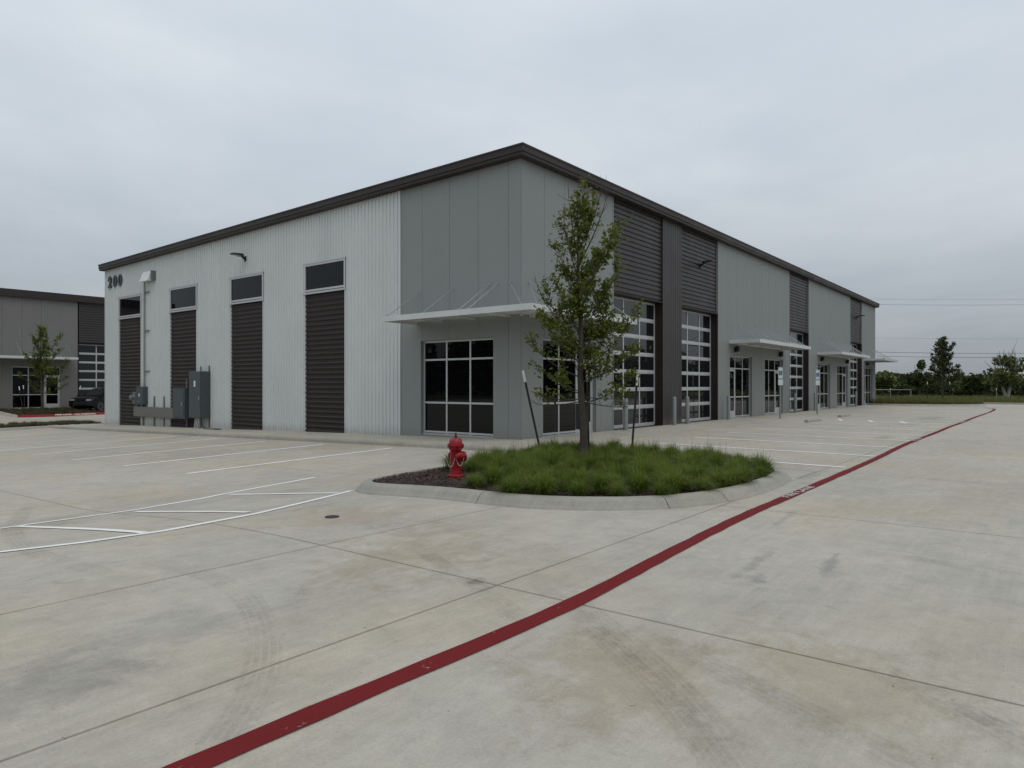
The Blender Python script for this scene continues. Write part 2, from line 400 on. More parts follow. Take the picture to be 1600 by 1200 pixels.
# ------------------------------------------------------------------ parking lot: slabs with recessed joints
xs = [-57.0, -50, -43, -36, -29, -22.2, -17.0, -12.0, -7.2, -2.4, 2.4, 7.2, 12, 16.8, 21.6, 26.4, 31.2, 36, 40.8, 45.6, 50.4, 57]
ys = [-57.0, -48, -40, -32, -24, -18.2, -13.6, -8.95, -4.5, .2, 4.9, 9.6, 14.3, 19, 23.7, 28.4, 33.1, 37.8, 45.2]
lot = MB()
lot = raw('parking_lot', [(x, y, G(x, y) - .022) for y in np.linspace(-57, 45.2, 86) for x in np.linspace(-57, 57, 96)],
          [(j * 96 + i, j * 96 + i + 1, (j + 1) * 96 + i + 1, (j + 1) * 96 + i) for j in range(85) for i in range(95)], 'joint_filler')
tag(lot, kind='structure')
def slab(x0, x1, y0, y1, g=.0055, step=.62):
    nx_ = max(2, int((x1 - x0) / step)); ny_ = max(2, int((y1 - y0) / step))
    X = np.linspace(x0 + g, x1 - g, nx_ + 1); Y = np.linspace(y0 + g, y1 - g, ny_ + 1)
    X = np.concatenate([[X[0]], [X[0] + .006], X[1:-1], [X[-1] - .006], [X[-1]]]); Y = np.concatenate([[Y[0]], [Y[0] + .006], Y[1:-1], [Y[-1] - .006], [Y[-1]]])
    a, b = len(X), len(Y); v = []
    for j, y in enumerate(Y):
        for i, x in enumerate(X):
            v.append((x, y, G(x, y) - (.030 if i in (0, a - 1) or j in (0, b - 1) else 0)))
    return v, [(j * a + i, j * a + i + 1, (j + 1) * a + i + 1, (j + 1) * a + i) for j in range(b - 1) for i in range(a - 1)]
RV, RF = [], []
for i in range(len(xs) - 1):
    for j in range(len(ys) - 1):
        x0, x1, y0, y1 = xs[i], xs[i + 1], ys[j], ys[j + 1]
        if x0 > 2.3 and x1 < 46 and y0 > -.1 and y1 < 29: continue                 # under the building
        near = -17.1 < x0 and x1 < 31.3 and -13.7 < y0 and y1 < 33.2
        if near:
            sub = [(x0, x1, y0, y1)]
            if abs(y0 + 8.95) < .01 and x1 < -11.9: sub = [(x0, x1, y0, -6.65), (x0, x1, -6.65, y1)]
            if abs(y0 + 8.95) < .01 and -12.1 < x0 < -7.3: sub = [(x0, x1, y0, -6.65), (x0, x1, -6.65, y1)]
            for q in sub:
                v, f = slab(*q); raw('concrete_slab', v, f, 'concrete_lot', lot)
        else:
            v, f = slab(x0, x1, y0, y1, step=2.0); o = len(RV); RV += v; RF += [tuple(k + o for k in q) for q in f]
tag(raw('concrete_paving', RV, RF, 'concrete_lot', lot), kind='stuff')

def ribbon(name, pts, w, mat, parent, lift=.006, uv=False, step=.25, rough=0., rnd=random.Random(1)):
    P = [np.array(p[:2], float) for p in pts]; Q = [P[0]]
    for a, b in zip(P[:-1], P[1:]):
        k = max(1, int(np.hypot(*(b - a)) / step)); Q += [a + (b - a) * t / k for t in range(1, k + 1)]
    v, f = [], []
    for i, q in enumerate(Q):
        d = Q[min(i + 1, len(Q) - 1)] - Q[max(i - 1, 0)]; d = d / np.hypot(*d); nn = np.array([-d[1], d[0]])
        for sgn in (-1, 1):
            r = q + nn * sgn * (w / 2 + rnd.uniform(-rough, rough)); v.append((r[0], r[1], G(*r) + lift))
    f = [(2 * i, 2 * i + 2, 2 * i + 3, 2 * i + 1) for i in range(len(Q) - 1)]
    o = raw(name, v, f, mat, parent)
    if uv:
        l = o.data.uv_layers.new(name='UVMap'); n_ = len(Q) - 1; dat = []
        for i in range(n_): dat += [i / n_, 0, (i + 1) / n_, 0, (i + 1) / n_, 1, i / n_, 1]
        l.data.foreach_set('uv', dat)
    return o
def smoothpts(pts, k=2):
    P = [np.array(p[:2], float) for p in pts]
    for _ in range(k):
        Q = [P[0]]
        for a, b in zip(P[:-1], P[1:]): Q += [a * .75 + b * .25, a * .25 + b * .75]
        P = Q + [P[-1]]
    return P
# red fire-lane line with white lettering
redc = [(-20, -9.70), (-15.6, -9.64), (-14.9, -9.63), (-13.2, -9.68), (-12, -9.71), (-10, -9.56), (-7.7, -9.44), (-5.5, -9.43), (-3, -9.40), (1.2, -9.34), (4, -9.22), (7.8, -9.17), (11, -9.2), (15.7, -9.13), (20, -9.18), (26, -9.12), (33, -9.2), (42.3, -9.1), (44.3, -8.3)]
red = ribbon('fire_lane_line', smoothpts(redc, 2), .155, 'paint_red', lot, lift=.007, rough=.007)
tag(red, 'red painted fire lane line with white lettering')
for xc in (-5.35, 7.6, 20.3, 33):
    me = text_mesh('FIRE LANE', .145, 0, .003, space=1.05)
    yc = np.interp(xc, [p[0] for p in redc[:-1]], [p[1] for p in redc[:-1]])
    for v in me.vertices:
        v.co.x = v.co.x * 2.0 + xc; v.co.y = v.co.y + yc; v.co.z = G(v.co.x, v.co.y) + .011
    link('lettering', me, 'paint_white_worn', red)
# white stall stripes along the end wall, hatched bay, stalls along the front
for k in range(8): ribbon('parking_stripe', [(-8.8, 2.45 + 3.15 * k), (-2.85, 2.45 + 3.15 * k)], .15, 'paint_white', lot, rough=.002)
hA = [gnd(*p) for p in [(-60, 834), (0, 826), (205, 798), (350, 772), (492, 746)]]
hB = [gnd(*p) for p in [(-60, 870), (0, 863), (130, 848), (255, 830), (400, 803), (550, 767)]]
ribbon('hatch_line', hA, .10, 'paint_white', lot, rough=.002); ribbon('hatch_line', hB, .10, 'paint_white', lot, rough=.002)
for a, b in [((358, 773), (528, 771)), ((212, 800), (388, 801)), ((30, 823), (226, 833))]:
    p, q = gnd(*a), gnd(*b); ribbon('hatch_line', [p, q], .10, 'paint_white', lot, lift=.008, rough=.002)
for k in range(17):
    x = -1.45 + 2.78 * k
    ribbon('parking_stripe', [(x + .25, -3.5), (x, -9.2)], .14, 'paint_white', lot, rough=.002)
for a in ((19.1, -4.4), (18.6, -5.8), (18.5, -7.1)):
    ribbon('hatch_line', [(a[0] - .9, a[1] - .25), (a[0] + .7, a[1] + .25)], .16, 'paint_white', lot, lift=.009)
for t_, xc, yc in (('NO', 16.5, -7.6), ('PARKING', 15.2, -7.6)):
    me = text_mesh(t_, .55, 0, .006)
    for v in me.vertices:
        px_, py_ = v.co.x, v.co.y; v.co.x = xc + py_ * 1.3; v.co.y = yc - px_ * .8; v.co.z = G(v.co.x, v.co.y) + .008
    link('ground_lettering', me, 'paint_white_worn', lot)
# tyre marks
for pts, w in [([(60, 778), (25, 812), (16, 832), (36, 856), (75, 872), (150, 893), (300, 925)], .24),
               ([(300, 1215), (345, 1160), (395, 1090), (413, 1030), (410, 980), (392, 940), (355, 912), (290, 888), (200, 872)], .24),
               ([(830, 905), (905, 962), (980, 1030), (1060, 1110), (1150, 1230)], .20), ([(880, 925), (960, 985), (1050, 1065), (1110, 1130), (1175, 1230)], .22),
               ([(1000, 985), (1150, 1060), (1300, 1130), (1480, 1230)], .25), ([(1360, 1040), (1480, 1100), (1640, 1185)], .25),
               ([(640, 850), (760, 925), (840, 985)], .2), ([(1330, 860), (1480, 880), (1620, 905)], .25)]:
    ribbon('tyre_mark', smoothpts([gnd(*p) for p in pts], 3), w, 'tyre_mark', lot, lift=.005, uv=True, step=.1)
# cleanout cover
p = gnd(519, 808); cc = tag(empty('cleanout_cover', (p[0], p[1], G(p[0], p[1]))), 'small round black iron cleanout cover set in the concrete', 'cover')
MB().lathe([(.088, -.01), (.088, .008), (.080, .010), (.080, .005)], 28).build('rim', 'black_metal', cc)
MB().lathe([(.077, -.01), (.077, .007), (.035, .010), (.02, .013)], 28).build('lid', 'black_metal', cc)

# ------------------------------------------------------------------ sidewalk with slabs and kerb pieces
def wz(y): return dip(y) if y < 33 else G(0, y)
walk = MB().hexa([(-2.2, -2.2, -.25), (51, -2.2, -.25), (51, .4, -.25), (-2.2, .4, -.25), (-2.2, -2.2, -.012), (51, -2.2, -.012), (51, .4, -.012), (-2.2, .4, -.012)])
walk.hexa([(-2.2, .4, -.25), (.2, .4, -.25), (.2, 30.5, -.9), (-2.2, 30.5, -.9), (-2.2, .4, -.06), (.2, .4, -.06), (.2, 30.5, wz(30.5) - .06), (-2.2, 30.5, wz(30.5) - .06)])
walk = tag(walk.build('sidewalk', 'joint_filler'), kind='structure')
def wslab(x0, x1, y0, y1, name='walk_slab', mat='concrete_walk', th=.16, drop=0):
    g = .004
    x0 += g; x1 -= g; y0 += g; y1 -= g; b = []
    for z in (-th, 0): b += [(x, y, wz(y) + z + drop) for x, y in ((x0, y0), (x1, y0), (x1, y1), (x0, y1))]
    return MB().hexa(b).build(name, mat, walk, bevel=.006)
y = -2.2
while y < 30:
    y1 = min(y + 1.83, 30.5)
    if y1 > .05: wslab(-2.2, 0.0, max(y, 0.0), y1)
    y = y1
x = -2.2
while x < 50.9:
    x1 = min(x + 1.83, 51)
    wslab(x, x1, -2.2, 0.); x = x1
def kerb_piece(p0, p1, nrm, parent, top0, top1, w=.16, name='kerb', mat='concrete_kerb', base=.35):
    # rounded kerb: profile across nrm (outward), from inner top edge to outer foot
    p0 = np.array(p0); p1 = np.array(p1); d = (p1 - p0) / np.hypot(*(p1 - p0)); p0 = p0 + d * .003; p1 = p1 - d * .003; nrm = np.array(nrm)
    prof = [(0, 0), (w * .62, 0.), (w * .84, -.012), (w * .96, -.04), (w, -.08), (w + .03, -base), (0, -base)]
    v = []
    for p, t in ((p0, top0), (p1, top1)):
        for a, h in prof: q = p + nrm * a; v.append((q[0], q[1], t + h))
    k = len(prof)
    MB().add(v, [tuple(range(k))[::-1], tuple(range(k, 2 * k))] + [(i, (i + 1) % k, k + (i + 1) % k, k + i) for i in range(k)]).build(name, mat, parent, smooth=True)
y = -2.2
while y < 30.4:
    y1 = min(y + 3.05, 30.5); kerb_piece((-2.2, y), (-2.2, y1), (-1, 0), walk, wz(y) + .002, wz(y1) + .002); y = y1
x = -2.2
while x < 50.9:
    x1 = min(x + 3.05, 51); kerb_piece((x, -2.2), (x1, -2.2), (0, -1), walk, .002, .002); x = x1
MB().lathe([(.16, -.3), (.16, -.08), (.154, -.04), (.134, -.012), (.1, .0015), (0.01, .002)], 20, (-2.2, -2.2, .0005)).build('kerb_corner', 'concrete_kerb', walk, smooth=True)

# ------------------------------------------------------------------ building walls in a local frame: a along, d outward, z up
class Frame:
    def __init__(s, kind, ox=0, oy=0, oz=0): s.k, s.ox, s.oy, s.oz = kind, ox, oy, oz
    def __call__(s, a, d, z): return (s.ox - d, s.oy + a, s.oz + z) if s.k == 'end' else (s.ox + a, s.oy - d, s.oz + z)
def fbox(mb, fr, a0, a1, d0, d1, z0, z1):
    c = (lambda q: q) if callable(z0) else None
    lo = z0 if callable(z0) else (lambda a: z0); hi = z1 if callable(z1) else (lambda a: z1)
    return mb.hexa([fr(a0, d0, lo(a0)), fr(a1, d0, lo(a1)), fr(a1, d1, lo(a1)), fr(a0, d1, lo(a0)), fr(a0, d0, hi(a0)), fr(a1, d0, hi(a1)), fr(a1, d1, hi(a1)), fr(a0, d1, hi(a0))])
def rib_profile(length, pitch, h, wtop, wbase, phase=.5):
    n_ = max(1, round(length / pitch)); q = length / n_; pr = [(0, 0)]
    for i in range(n_):
        c = (i + phase) * q; pr += [(c - wbase / 2, 0), (c - wtop / 2, h), (c + wtop / 2, h), (c + wbase / 2, 0)]
    return pr + [(length, 0)]
def vribbed(fr, a0, a1, z0, z1, mat, parent, name='siding_panel', d=0., pitch=.183, h=.040, wt=.030, wb=.060):
    lo = z0 if callable(z0) else (lambda a: z0); hi = z1 if callable(z1) else (lambda a: z1)
    pr = rib_profile(a1 - a0, pitch, h, wt, wb); mb = MB(); v = []
    for a, e in pr: v += [fr(a0 + a, d + e, lo(a0 + a)), fr(a0 + a, d + e, hi(a0 + a))]
    n_ = len(pr); mb.add(v, [(2 * i, 2 * i + 2, 2 * i + 3, 2 * i + 1) for i in range(n_ - 1)])
    me = bpy.data.meshes.new(name); me.from_pydata(mb.v, [], mb.f); return link(name, me, mat, parent)
def hribbed(fr, a0, a1, z0, z1, mat, parent, name='siding_panel', d=0., pitch=.183, h=.038, wt=.030, wb=.116):
    pr = rib_profile(z1 - z0, pitch, h, wt, wb); v = []
    for e, q in pr: v += [fr(a0, d + q, z0 + e), fr(a1, d + q, z0 + e)]
    me = bpy.data.meshes.new(name); me.from_pydata(v, [], [(2 * i, 2 * i + 1, 2 * i + 3, 2 * i + 2) for i in range(len(pr) - 1)]); return link(name, me, mat, parent)
def panels(fr, joints, z0, z1, openings, mat, parent, d=0., th=.035, gap=.005, mid=()):
    lo = z0 if callable(z0) else (lambda a: z0)
    for a0, a1 in zip(joints[:-1], joints[1:]):
        cuts = sorted(set([a0, a1] + [c for o in openings for c in o[:2] if a0 < c < a1])); mb = MB()
        for b0, b1 in zip(cuts[:-1], cuts[1:]):
            m_ = (b0 + b1) / 2; o = [o for o in openings if o[0] < m_ < o[1]]
            g0 = gap if b0 == a0 else 0; g1 = gap if b1 == a1 else 0
            fbox(mb, fr, b0 + g0, b1 - g1, d - th, d, (lambda a, zb=o[0][2]: zb) if o else lo, (lambda a: z1(a)) if callable(z1) else (lambda a: z1))
        mb.build('wall_panel', mat, parent)
def bars(mb, fr, a0, a1, z0, z1, av, zv, d0, d1, w=.055):
    for a in av: fbox(mb, fr, a - w / 2, a + w / 2, d0, d1, z0, z1)
    al = sorted(av)
    for z in zv:
        for p, q in zip(al[:-1], al[1:]): fbox(mb, fr, p + w / 2, q - w / 2, d0, d1 - .002, z - w / 2, z + w / 2)
def panes(fr, av, zv, d, w, parent, mat='glass_dark', skip=()):
    for i in range(len(av) - 1):
        for j in range(len(zv) - 1):
            if (i, j) in skip: continue
            mb = MB(); fbox(mb, fr, av[i] + w / 2 - .004, av[i + 1] - w / 2 + .004, d - .012, d, zv[j] + w / 2 - .004, zv[j + 1] - w / 2 + .004)
            mb.build('pane', mat, parent)
def reveal(fr, a0, a1, z0, z1, d0, d1, mat, parent, name='reveal', th=.02):
    mb = MB(); fbox(mb, fr, a0 - .002 - th, a0 + .001, d0, d1, z0, z1); fbox(mb, fr, a1 - .001, a1 + th + .002, d0, d1, z0, z1); fbox(mb, fr, a0 + .001, a1 - .001, d0, d1, z1 - .001, z1 + th)
    return mb.build(name, mat, parent)
def storefront(fr, a0, a1, parent, door=None, top=3.08, zb=.0):
    rec = -.13; w = .06
    reveal(fr, a0, a1, zb, top, -.22, -.003, 'panel_grey', parent)
    q = (a1 - a0 - w) / 3; av = [a0 + w / 2 + q * i for i in range(4)]; zv = [zb + .03 + w / 2 + .02, 1.04, 2.45, top - w / 2 - .005]
    o = MB(); bars(o, fr, a0, a1, zb + .03, top - .004, av, zv, rec - .05, rec, w)
    sf = o.build('storefront_window', 'frame_alu', parent)
    sill = MB(); fbox(sill, fr, a0 + .002, a1 - .002, rec - .06, rec + .05, zb - .02, zb + .03); sill.build('sill', 'frame_alu', sf)
    di = {None: -1, 'left': 0, 'right': 2}[door]
    skip = [(di, 0), (di, 1)] if door else []
    panes(fr, av, zv, rec - .02, w, sf, skip=skip)
    if door:
        # door leaf fills the two lower rows of one bay
        b0, b1 = av[di] + w / 2 + .004, av[di + 1] - w / 2 - .004; zt = 2.45 - w / 2 - .004
        dm = MB(); st = .10
        fbox(dm, fr, b0, b0 + st, rec - .045, rec + .004, zb + .035, zt); fbox(dm, fr, b1 - st, b1, rec - .045, rec + .004, zb + .035, zt)
        fbox(dm, fr, b0 + st, b1 - st, rec - .045, rec + .003, zt - .12, zt); fbox(dm, fr, b0 + st, b1 - st, rec - .045, rec + .003, zb + .035, zb + .36)
        dr = dm.build('entrance_door', 'frame_alu', parent)
        pm = MB(); fbox(pm, fr, b0 + st - .004, b1 - st + .004, rec - .03, rec - .015, zb + .355, zt - .115); pm.build('pane', 'glass_dark', dr)
        ha = b1 - st / 2 if door == 'left' else b0 + st / 2
        hm = MB().tube([fr(ha, rec + .004, .93), fr(ha, rec + .055, .93), fr(ha, rec + .055, 1.23), fr(ha, rec + .004, 1.23)], .012, 8); hm.build('handle', 'rod_steel', dr)
    return sf
def garage(fr, a0, a1, parent, top=4.92, zb=0., mat='metal_strip', rec=-.34):
    reveal(fr, a0, a1, zb, top, rec - .12, -.004, mat, parent, 'jamb', .03)
    w = .075; av = [a0 + .05 + (a1 - a0 - .10) * i / 3 for i in range(4)]; zv = [zb + .10 + (top - zb - .16) * i / 7 for i in range(8)]
    o = MB(); bars(o, fr, a0, a1, zb + .03, top - .02, av, zv, rec - .05, rec, w)
    fbox(o, fr, av[0] + w / 2, av[-1] - w / 2, rec - .05, rec - .004, zb + .01, zv[0] - w / 2)
    for z in zv[1:-1]: fbox(o, fr, av[0] + w / 2 + .002, av[-1] - w / 2 - .002, rec - .04, rec - .012, z - .075, z + .075)
    gd = o.build('garage_door', 'frame_alu', parent); panes(fr, av, zv, rec - .02, w, gd, 'glass_door')
    return gd
def canopy(fr, a0, a1, parent, proj=1.5, zt=3.80, th=.17, rods=(), zr=4.72):
    mb = MB()
    fbox(mb, fr, a0, a1, proj - .06, proj, zt - th, zt); fbox(mb, fr, a0, a0 + .06, .002, proj - .06, zt - th, zt); fbox(mb, fr, a1 - .06, a1, .002, proj - .06, zt - th, zt)
    fbox(mb, fr, a0 + .06, a1 - .06, .002, .06, zt - th, zt - .02)
    cn = mb.build('canopy', 'canopy_white', parent)
    dk = MB(); k = max(1, round((a1 - a0 - .12) / .3)); q = (a1 - a0 - .12) / k
    for i in range(k): fbox(dk, fr, a0 + .06 + i * q + .01, a0 + .06 + (i + 1) * q - .01, .06, proj - .06, zt - .075, zt - .045); fbox(dk, fr, a0 + .06 + (i + 1) * q - .01, a0 + .06 + (i + 1) * q + .01, .06, proj - .06, zt - .065, zt - .03)
    dk.build('deck', 'canopy_white', cn)
    for t in np.linspace(a0 + .8, a1 - .8, max(2, int((a1 - a0) / 1.6))): fbox(MB(), fr, t - .02, t + .02, .06, proj - .06, zt - th + .015, zt - .078).build('joist', 'canopy_white', cn)
    for a in rods: rod(fr, (a, .0, zr), (a, proj - .10, zt), cn)
    return cn
def rod(fr, w0, w1, parent):
    mb = MB(); mb.tube([fr(w0[0], w0[1] + .02, w0[2]), fr(*w1)], .013, 6)
    fbox(mb, fr, w0[0] - .025, w0[0] + .025, .0015, .014, w0[2] - .04, w0[2] + .05); fbox(mb, fr, w1[0] - .03, w1[0] + .03, w1[1] - .02, w1[1] + .02, w1[2] + .001, w1[2] + .04)
    mb.build('tie_rod', 'rod_steel', parent)

# ------------------------------------------------------------------ the main building
LEN, DEP = 50.3, 28.8
B = tag(empty('commercial_building', (0, 0, 0)), 'long grey metal flex warehouse numbered 200 with brown roof trim and wraparound canopy', 'building')
EW, FW = Frame('end'), Frame('front')
def topz(a): return 8.45 - .0142 * a                  # shed roof falls towards the back
FT = 8.42
def gw(a): return -.0184 * a - .05                     # foot of the end wall follows the fall of the walk
wins = [(8.09, 10.62), (13.42, 16.0), (18.86, 21.48), (24.5, 27.15)]
full = [(5.24, 8.09), (10.62, 13.42), (16.0, 18.86), (21.48, 24.5), (27.15, DEP)]
def split(a0, a1, w=.915):
    k = max(1, round((a1 - a0) / w)); return [(a0 + (a1 - a0) * i / k, a0 + (a1 - a0) * (i + 1) / k) for i in range(k)]
for a0, a1 in full:
    for p, q in split(a0, a1): vribbed(EW, p, q, gw, topz, 'siding_light', B)
for a0, a1 in wins:
    for p, q in split(a0, a1): vribbed(EW, p, q, 6.30, topz, 'siding_light', B)
    # clerestory window with frame, pane and sill; brown strip below
    w = .075; av = [a0 + w / 2 + .02, a1 - w / 2 - .02]; zv = [5.20 + w / 2 + .03, 6.29 - w / 2]
    o = MB(); bars(o, EW, a0, a1, 5.20, 6.29, av, zv, -.04, .036, w); win = o.build('clerestory_window', 'frame_alu', B)
    panes(EW, av, zv, -.005, w, win)
    s_ = MB(); fbox(s_, EW, a0 - .03, a1 + .03, -.02, .062, 5.13, 5.198); s_.build('sill', 'frame_alu', win)
    h_ = MB(); fbox(h_, EW, a0 - .03, a1 + .03, -.02, .055, 6.292, 6.345); h_.build('head_trim', 'frame_alu', win)
    hribbed(EW, a0 + .05, a1 - .05, gw(a1), 5.13, 'metal_strip', B, d=-.045)
    for p in (a0, a1 - .05): fbox(MB(), EW, p, p + .05, -.06, .034, lambda a: gw(a), lambda a: 5.128).build('strip_trim', 'siding_light', B)
fbox(MB(), EW, DEP - .002, DEP + .07, -.1, .04, gw, topz).build('corner_trim', 'siding_light', B); fbox(MB(), EW, 5.16, 5.242, -.05, .041, gw, topz).build('corner_trim', 'siding_light', B)
sfo = [(1.06, 4.19, 3.10)]
panels(EW, [.004, .47, 1.67, 2.89, 4.13, 5.16], gw, topz, sfo, 'panel_grey', B)
storefront(EW, 1.06, 4.19, B)
skirt = MB(); fbox(skirt, EW, 1.03, 4.22, -.03, -.004, gw, lambda a: -.015); skirt.build('wall_foot', 'panel_grey', B)
# front: grey bays with storefronts, recessed glazed doors under brown ribbed panels
panels(FW, [.0, .03, 1.2, 2.32, 3.5, 4.59, 5.37], -.05, FT, [(1.13, 4.26, 3.10)], 'panel_grey', B)
storefront(FW, 1.13, 4.26, B, 'right')
doors = [(5.45, 9.38), (11.15, 15.12), (26.05, 30.05), (41.25, 45.15)]
for a0, a1 in doors:
    garage(FW, a0, a1, B)
    hribbed(FW, a0 - .01, a1 + .01, 5.0, 8.22, 'metal_brown', B, d=-.11, wt=.118, wb=.146)
    fbox(MB(), FW, a0, a1, -.30, -.085, 4.921, 4.999).build('panel_trim', 'trim_brown', B); fbox(MB(), FW, a0, a1, -.30, -.05, 8.221, FT).build('panel_trim', 'trim_brown', B)
    for p in (a0 - .08, a1): fbox(MB(), FW, p + .001, p + .079, -.5, .006, -.03, FT).build('door_trim', 'metal_brown' if 5.5 < p < 15 else 'panel_grey', B)
for p, q in split(9.46, 11.07, .81): vribbed(FW, p, q, -.03, FT, 'metal_brown', B, name='column_panel', h=.010, pitch=.2, wt=.02, wb=.045)
def minirib(a0, a1, ops):
    js = [a for a, _ in split(a0, a1, 1.2)] + [a1]; panels(FW, js, -.05, FT, ops, 'panel_grey', B)
    mb = MB()
    for a in np.arange(a0 + .2, a1 - .1, .3):
        o = [o for o in ops if o[0] - .06 < a < o[1] + .06]
        fbox(mb, FW, a - .012, a + .012,   .0005, .004, o[0][2] + .05 if o else -.03, FT)
    mb.build('stiffening_rib', 'panel_grey', B)
def unit(a0, a1, off):
    ops = [(16.6 + off, 19.7 + off, 3.10), (21.7 + off, 24.8 + off, 3.10)]
    minirib(a0, a1, ops); storefront(FW, *ops[0][:2], B, 'left'); storefront(FW, *ops[1][:2], B, 'right')
    canopy(FW, 16.45 + off, 24.95 + off, B, rods=[16.75 + off + i for i in (0, .95, 1.9, 2.3, 3.3, 4.2, 4.7, 5.6, 6.5, 7.2, 7.7)])
unit(15.21, 25.96, 0); unit(30.14, 41.16, 15.6)
minirib(45.24, LEN - .001, [(46.1, 49.2, 3.10)]); storefront(FW, 46.1, 49.2, B, 'left')
# wraparound canopies
def corner_canopy(x0, x1, ye, outer):
    px_ = -1.5 if outer < 1 else LEN + 1.5
    zt, th = 3.80, .17; mb = MB()
    if outer < 1:
        mb.box(-1.5, x1, -1.5, -1.44, zt - th, zt); mb.box(-1.5, -1.44, -1.44, ye, zt - th, zt)
        mb.box(-1.44, -.002, ye - .06, ye, zt - th, zt); mb.box(x1 - .06, x1, -1.44, -.002, zt - th, zt)
        rects = [(-1.44, x1 - .06, -1.44, -.02, 'x'), (-1.44, -.02, -.02, ye - .06, 'y')]
    else:
        mb.box(x0, px_, -1.5, -1.44, zt - th, zt); mb.box(px_ - .06, px_, -1.44, ye, zt - th, zt)
        mb.box(LEN + .08, px_ - .06, ye - .06, ye, zt - th, zt); mb.box(x0, x0 + .06, -1.44, -.002, zt - th, zt)
        rects = [(x0 + .06, px_ - .06, -1.44, -.02, 'x'), (LEN + .09, px_ - .06, -.02, ye - .06, 'y')]
    cn = mb.build('canopy', 'canopy_white', B); dk = MB()
    for a0, a1, b0, b1, ax in rects:
        if ax == 'x':
            k = round((a1 - a0) / .3); q = (a1 - a0) / k
            for i in range(k): dk.box(a0 + i * q, a0 + (i + 1) * q - .012, b0, b1, zt - .075, zt - .045)
        else:
            k = round((b1 - b0) / .3); q = (b1 - b0) / k
            for i in range(k): dk.box(a0, a1, b0 + i * q, b0 + (i + 1) * q - .012, zt - .075, zt - .045)
    dk.build('deck', 'canopy_white', cn)
    def joist(*a): MB().box(*a, zt - th + .02, zt - .08).build('joist', 'canopy_white', cn)
    for t in (.4, 1.8, 3.2):
        if outer < 1: joist(-1.44, -.01, t - .02, t + .02); joist(t - .02, t + .02, -1.44, -.01)
        else: joist(LEN - t - .02, LEN - t + .02, -1.44, -.01)
    if outer < 1: MB().tube([(-.05, -.05, zt - .12), (-1.42, -1.42, zt - .12)], .03, 4).build('joist', 'canopy_white', cn)
    return cn
cn = corner_canopy(-1.5, 4.4, 4.4, 0)
for a in (.86, 1.21, 2.71, 4.3): rod(EW, (a, .0, 4.7), (a, 1.4, 3.80), cn); rod(FW, (a, .0, 4.7), (a, 1.4, 3.80), cn)
rod(EW, (.41, 0, 4.7), (-1.1, 1.4, 3.80), cn); rod(FW, (.41, 0, 4.7), (-1.1, 1.4, 3.80), cn)
cn = corner_canopy(46.0, LEN, 4.4, 1)
for a in (46.3, 47.3, 48.6, 49.4, 49.8): rod(FW, (a, .0, 4.7), (a, 1.4, 3.80), cn)
for a in (.5, 1.2, 2.7, 4.2):
    MB().tube([(LEN + .09, a, 4.7), (LEN + 1.4, a, 3.80)], .013, 6).build('tie_rod', 'rod_steel', cn)
# far end wall, back wall, dark core, roof, fascia
fe = MB(); fe.hexa([(LEN, 0.002, -.1), (LEN + .08, 0.002, -.1), (LEN + .08, DEP, -.7), (LEN, DEP, -.7), (LEN, 0.002, FT), (LEN + .08, 0.002, FT), (LEN + .08, DEP, topz(DEP)), (LEN, DEP, topz(DEP))]); fe.build('end_wall', 'siding_light', B)
bw = MB(); bw.box(.1, LEN, DEP - .05, DEP - .004, -.7, topz(DEP) - .02); bw.build('back_wall', 'siding_light', B)
cr = MB(); cr.hexa([(.6, .6, -.3), (LEN - .1, .6, -.3), (LEN - .1, DEP - .1, -.8), (.6, DEP - .1, -.8), (.6, .6, FT - .1), (LEN - .1, .6, FT - .1), (LEN - .1, DEP - .1, topz(DEP) - .1), (.6, DEP - .1, topz(DEP) - .1)]); cr.build('interior_core', 'dark_void', B)
OV = .28
def rz_(y): return 8.63 - .0142 * (y + OV)
rf = MB(); rf.hexa([(-OV + .03, -OV + .03, rz_(-OV) - .10), (LEN + OV - .03, -OV + .03, rz_(-OV) - .10), (LEN + OV - .03, DEP + OV, rz_(DEP) - .10), (-OV + .03, DEP + OV, rz_(DEP) - .10),
                    (-OV + .03, -OV + .03, rz_(-OV) - .03), (LEN + OV - .03, -OV + .03, rz_(-OV) - .03), (LEN + OV - .03, DEP + OV, rz_(DEP) - .03), (-OV + .03, DEP + OV, rz_(DEP) - .03)])
roof = rf.build('roof', 'roof_sheet', B)
# stepped fascia profile (outward offset o from wall, height h below the roof edge), mitred round the corners
prof = [(OV - .06, .03), (OV + .02, .03), (OV + .02, -.02), (OV, -.03), (OV, -.19), (OV - .03, -.205), (OV - .03, -.285), (OV - .05, -.30), (.0, -.30), (.0, -.26), (OV - .06, -.26)]
ring = [(0, DEP, -1, 0), (0, 0, -1, -1), (LEN, 0, 1, -1), (LEN, DEP, 1, 0)]
def fascia_run(a, b, name):
    v = []
    for x, y, sx_, sy_ in (a, b):
        for o, h in prof: v.append((x + sx_ * o, y + sy_ * o + (OV if sy_ == 0 else 0), rz_(y + sy_ * o) + h))
    k = len(prof)
    return MB().add(v, [tuple(range(k)), tuple(range(k, 2 * k))] + [(i, (i + 1) % k, k + (i + 1) % k, k + i) for i in range(k)]).build(name, 'trim_brown', B)
for a, b in zip(ring[:-1], ring[1:]): fascia_run(a, b, 'fascia')
sf_ = MB(); sf_.box(.02, LEN - .02, -OV + .09, -.002, 8.335, 8.35); sf_.build('soffit', 'trim_brown', B)

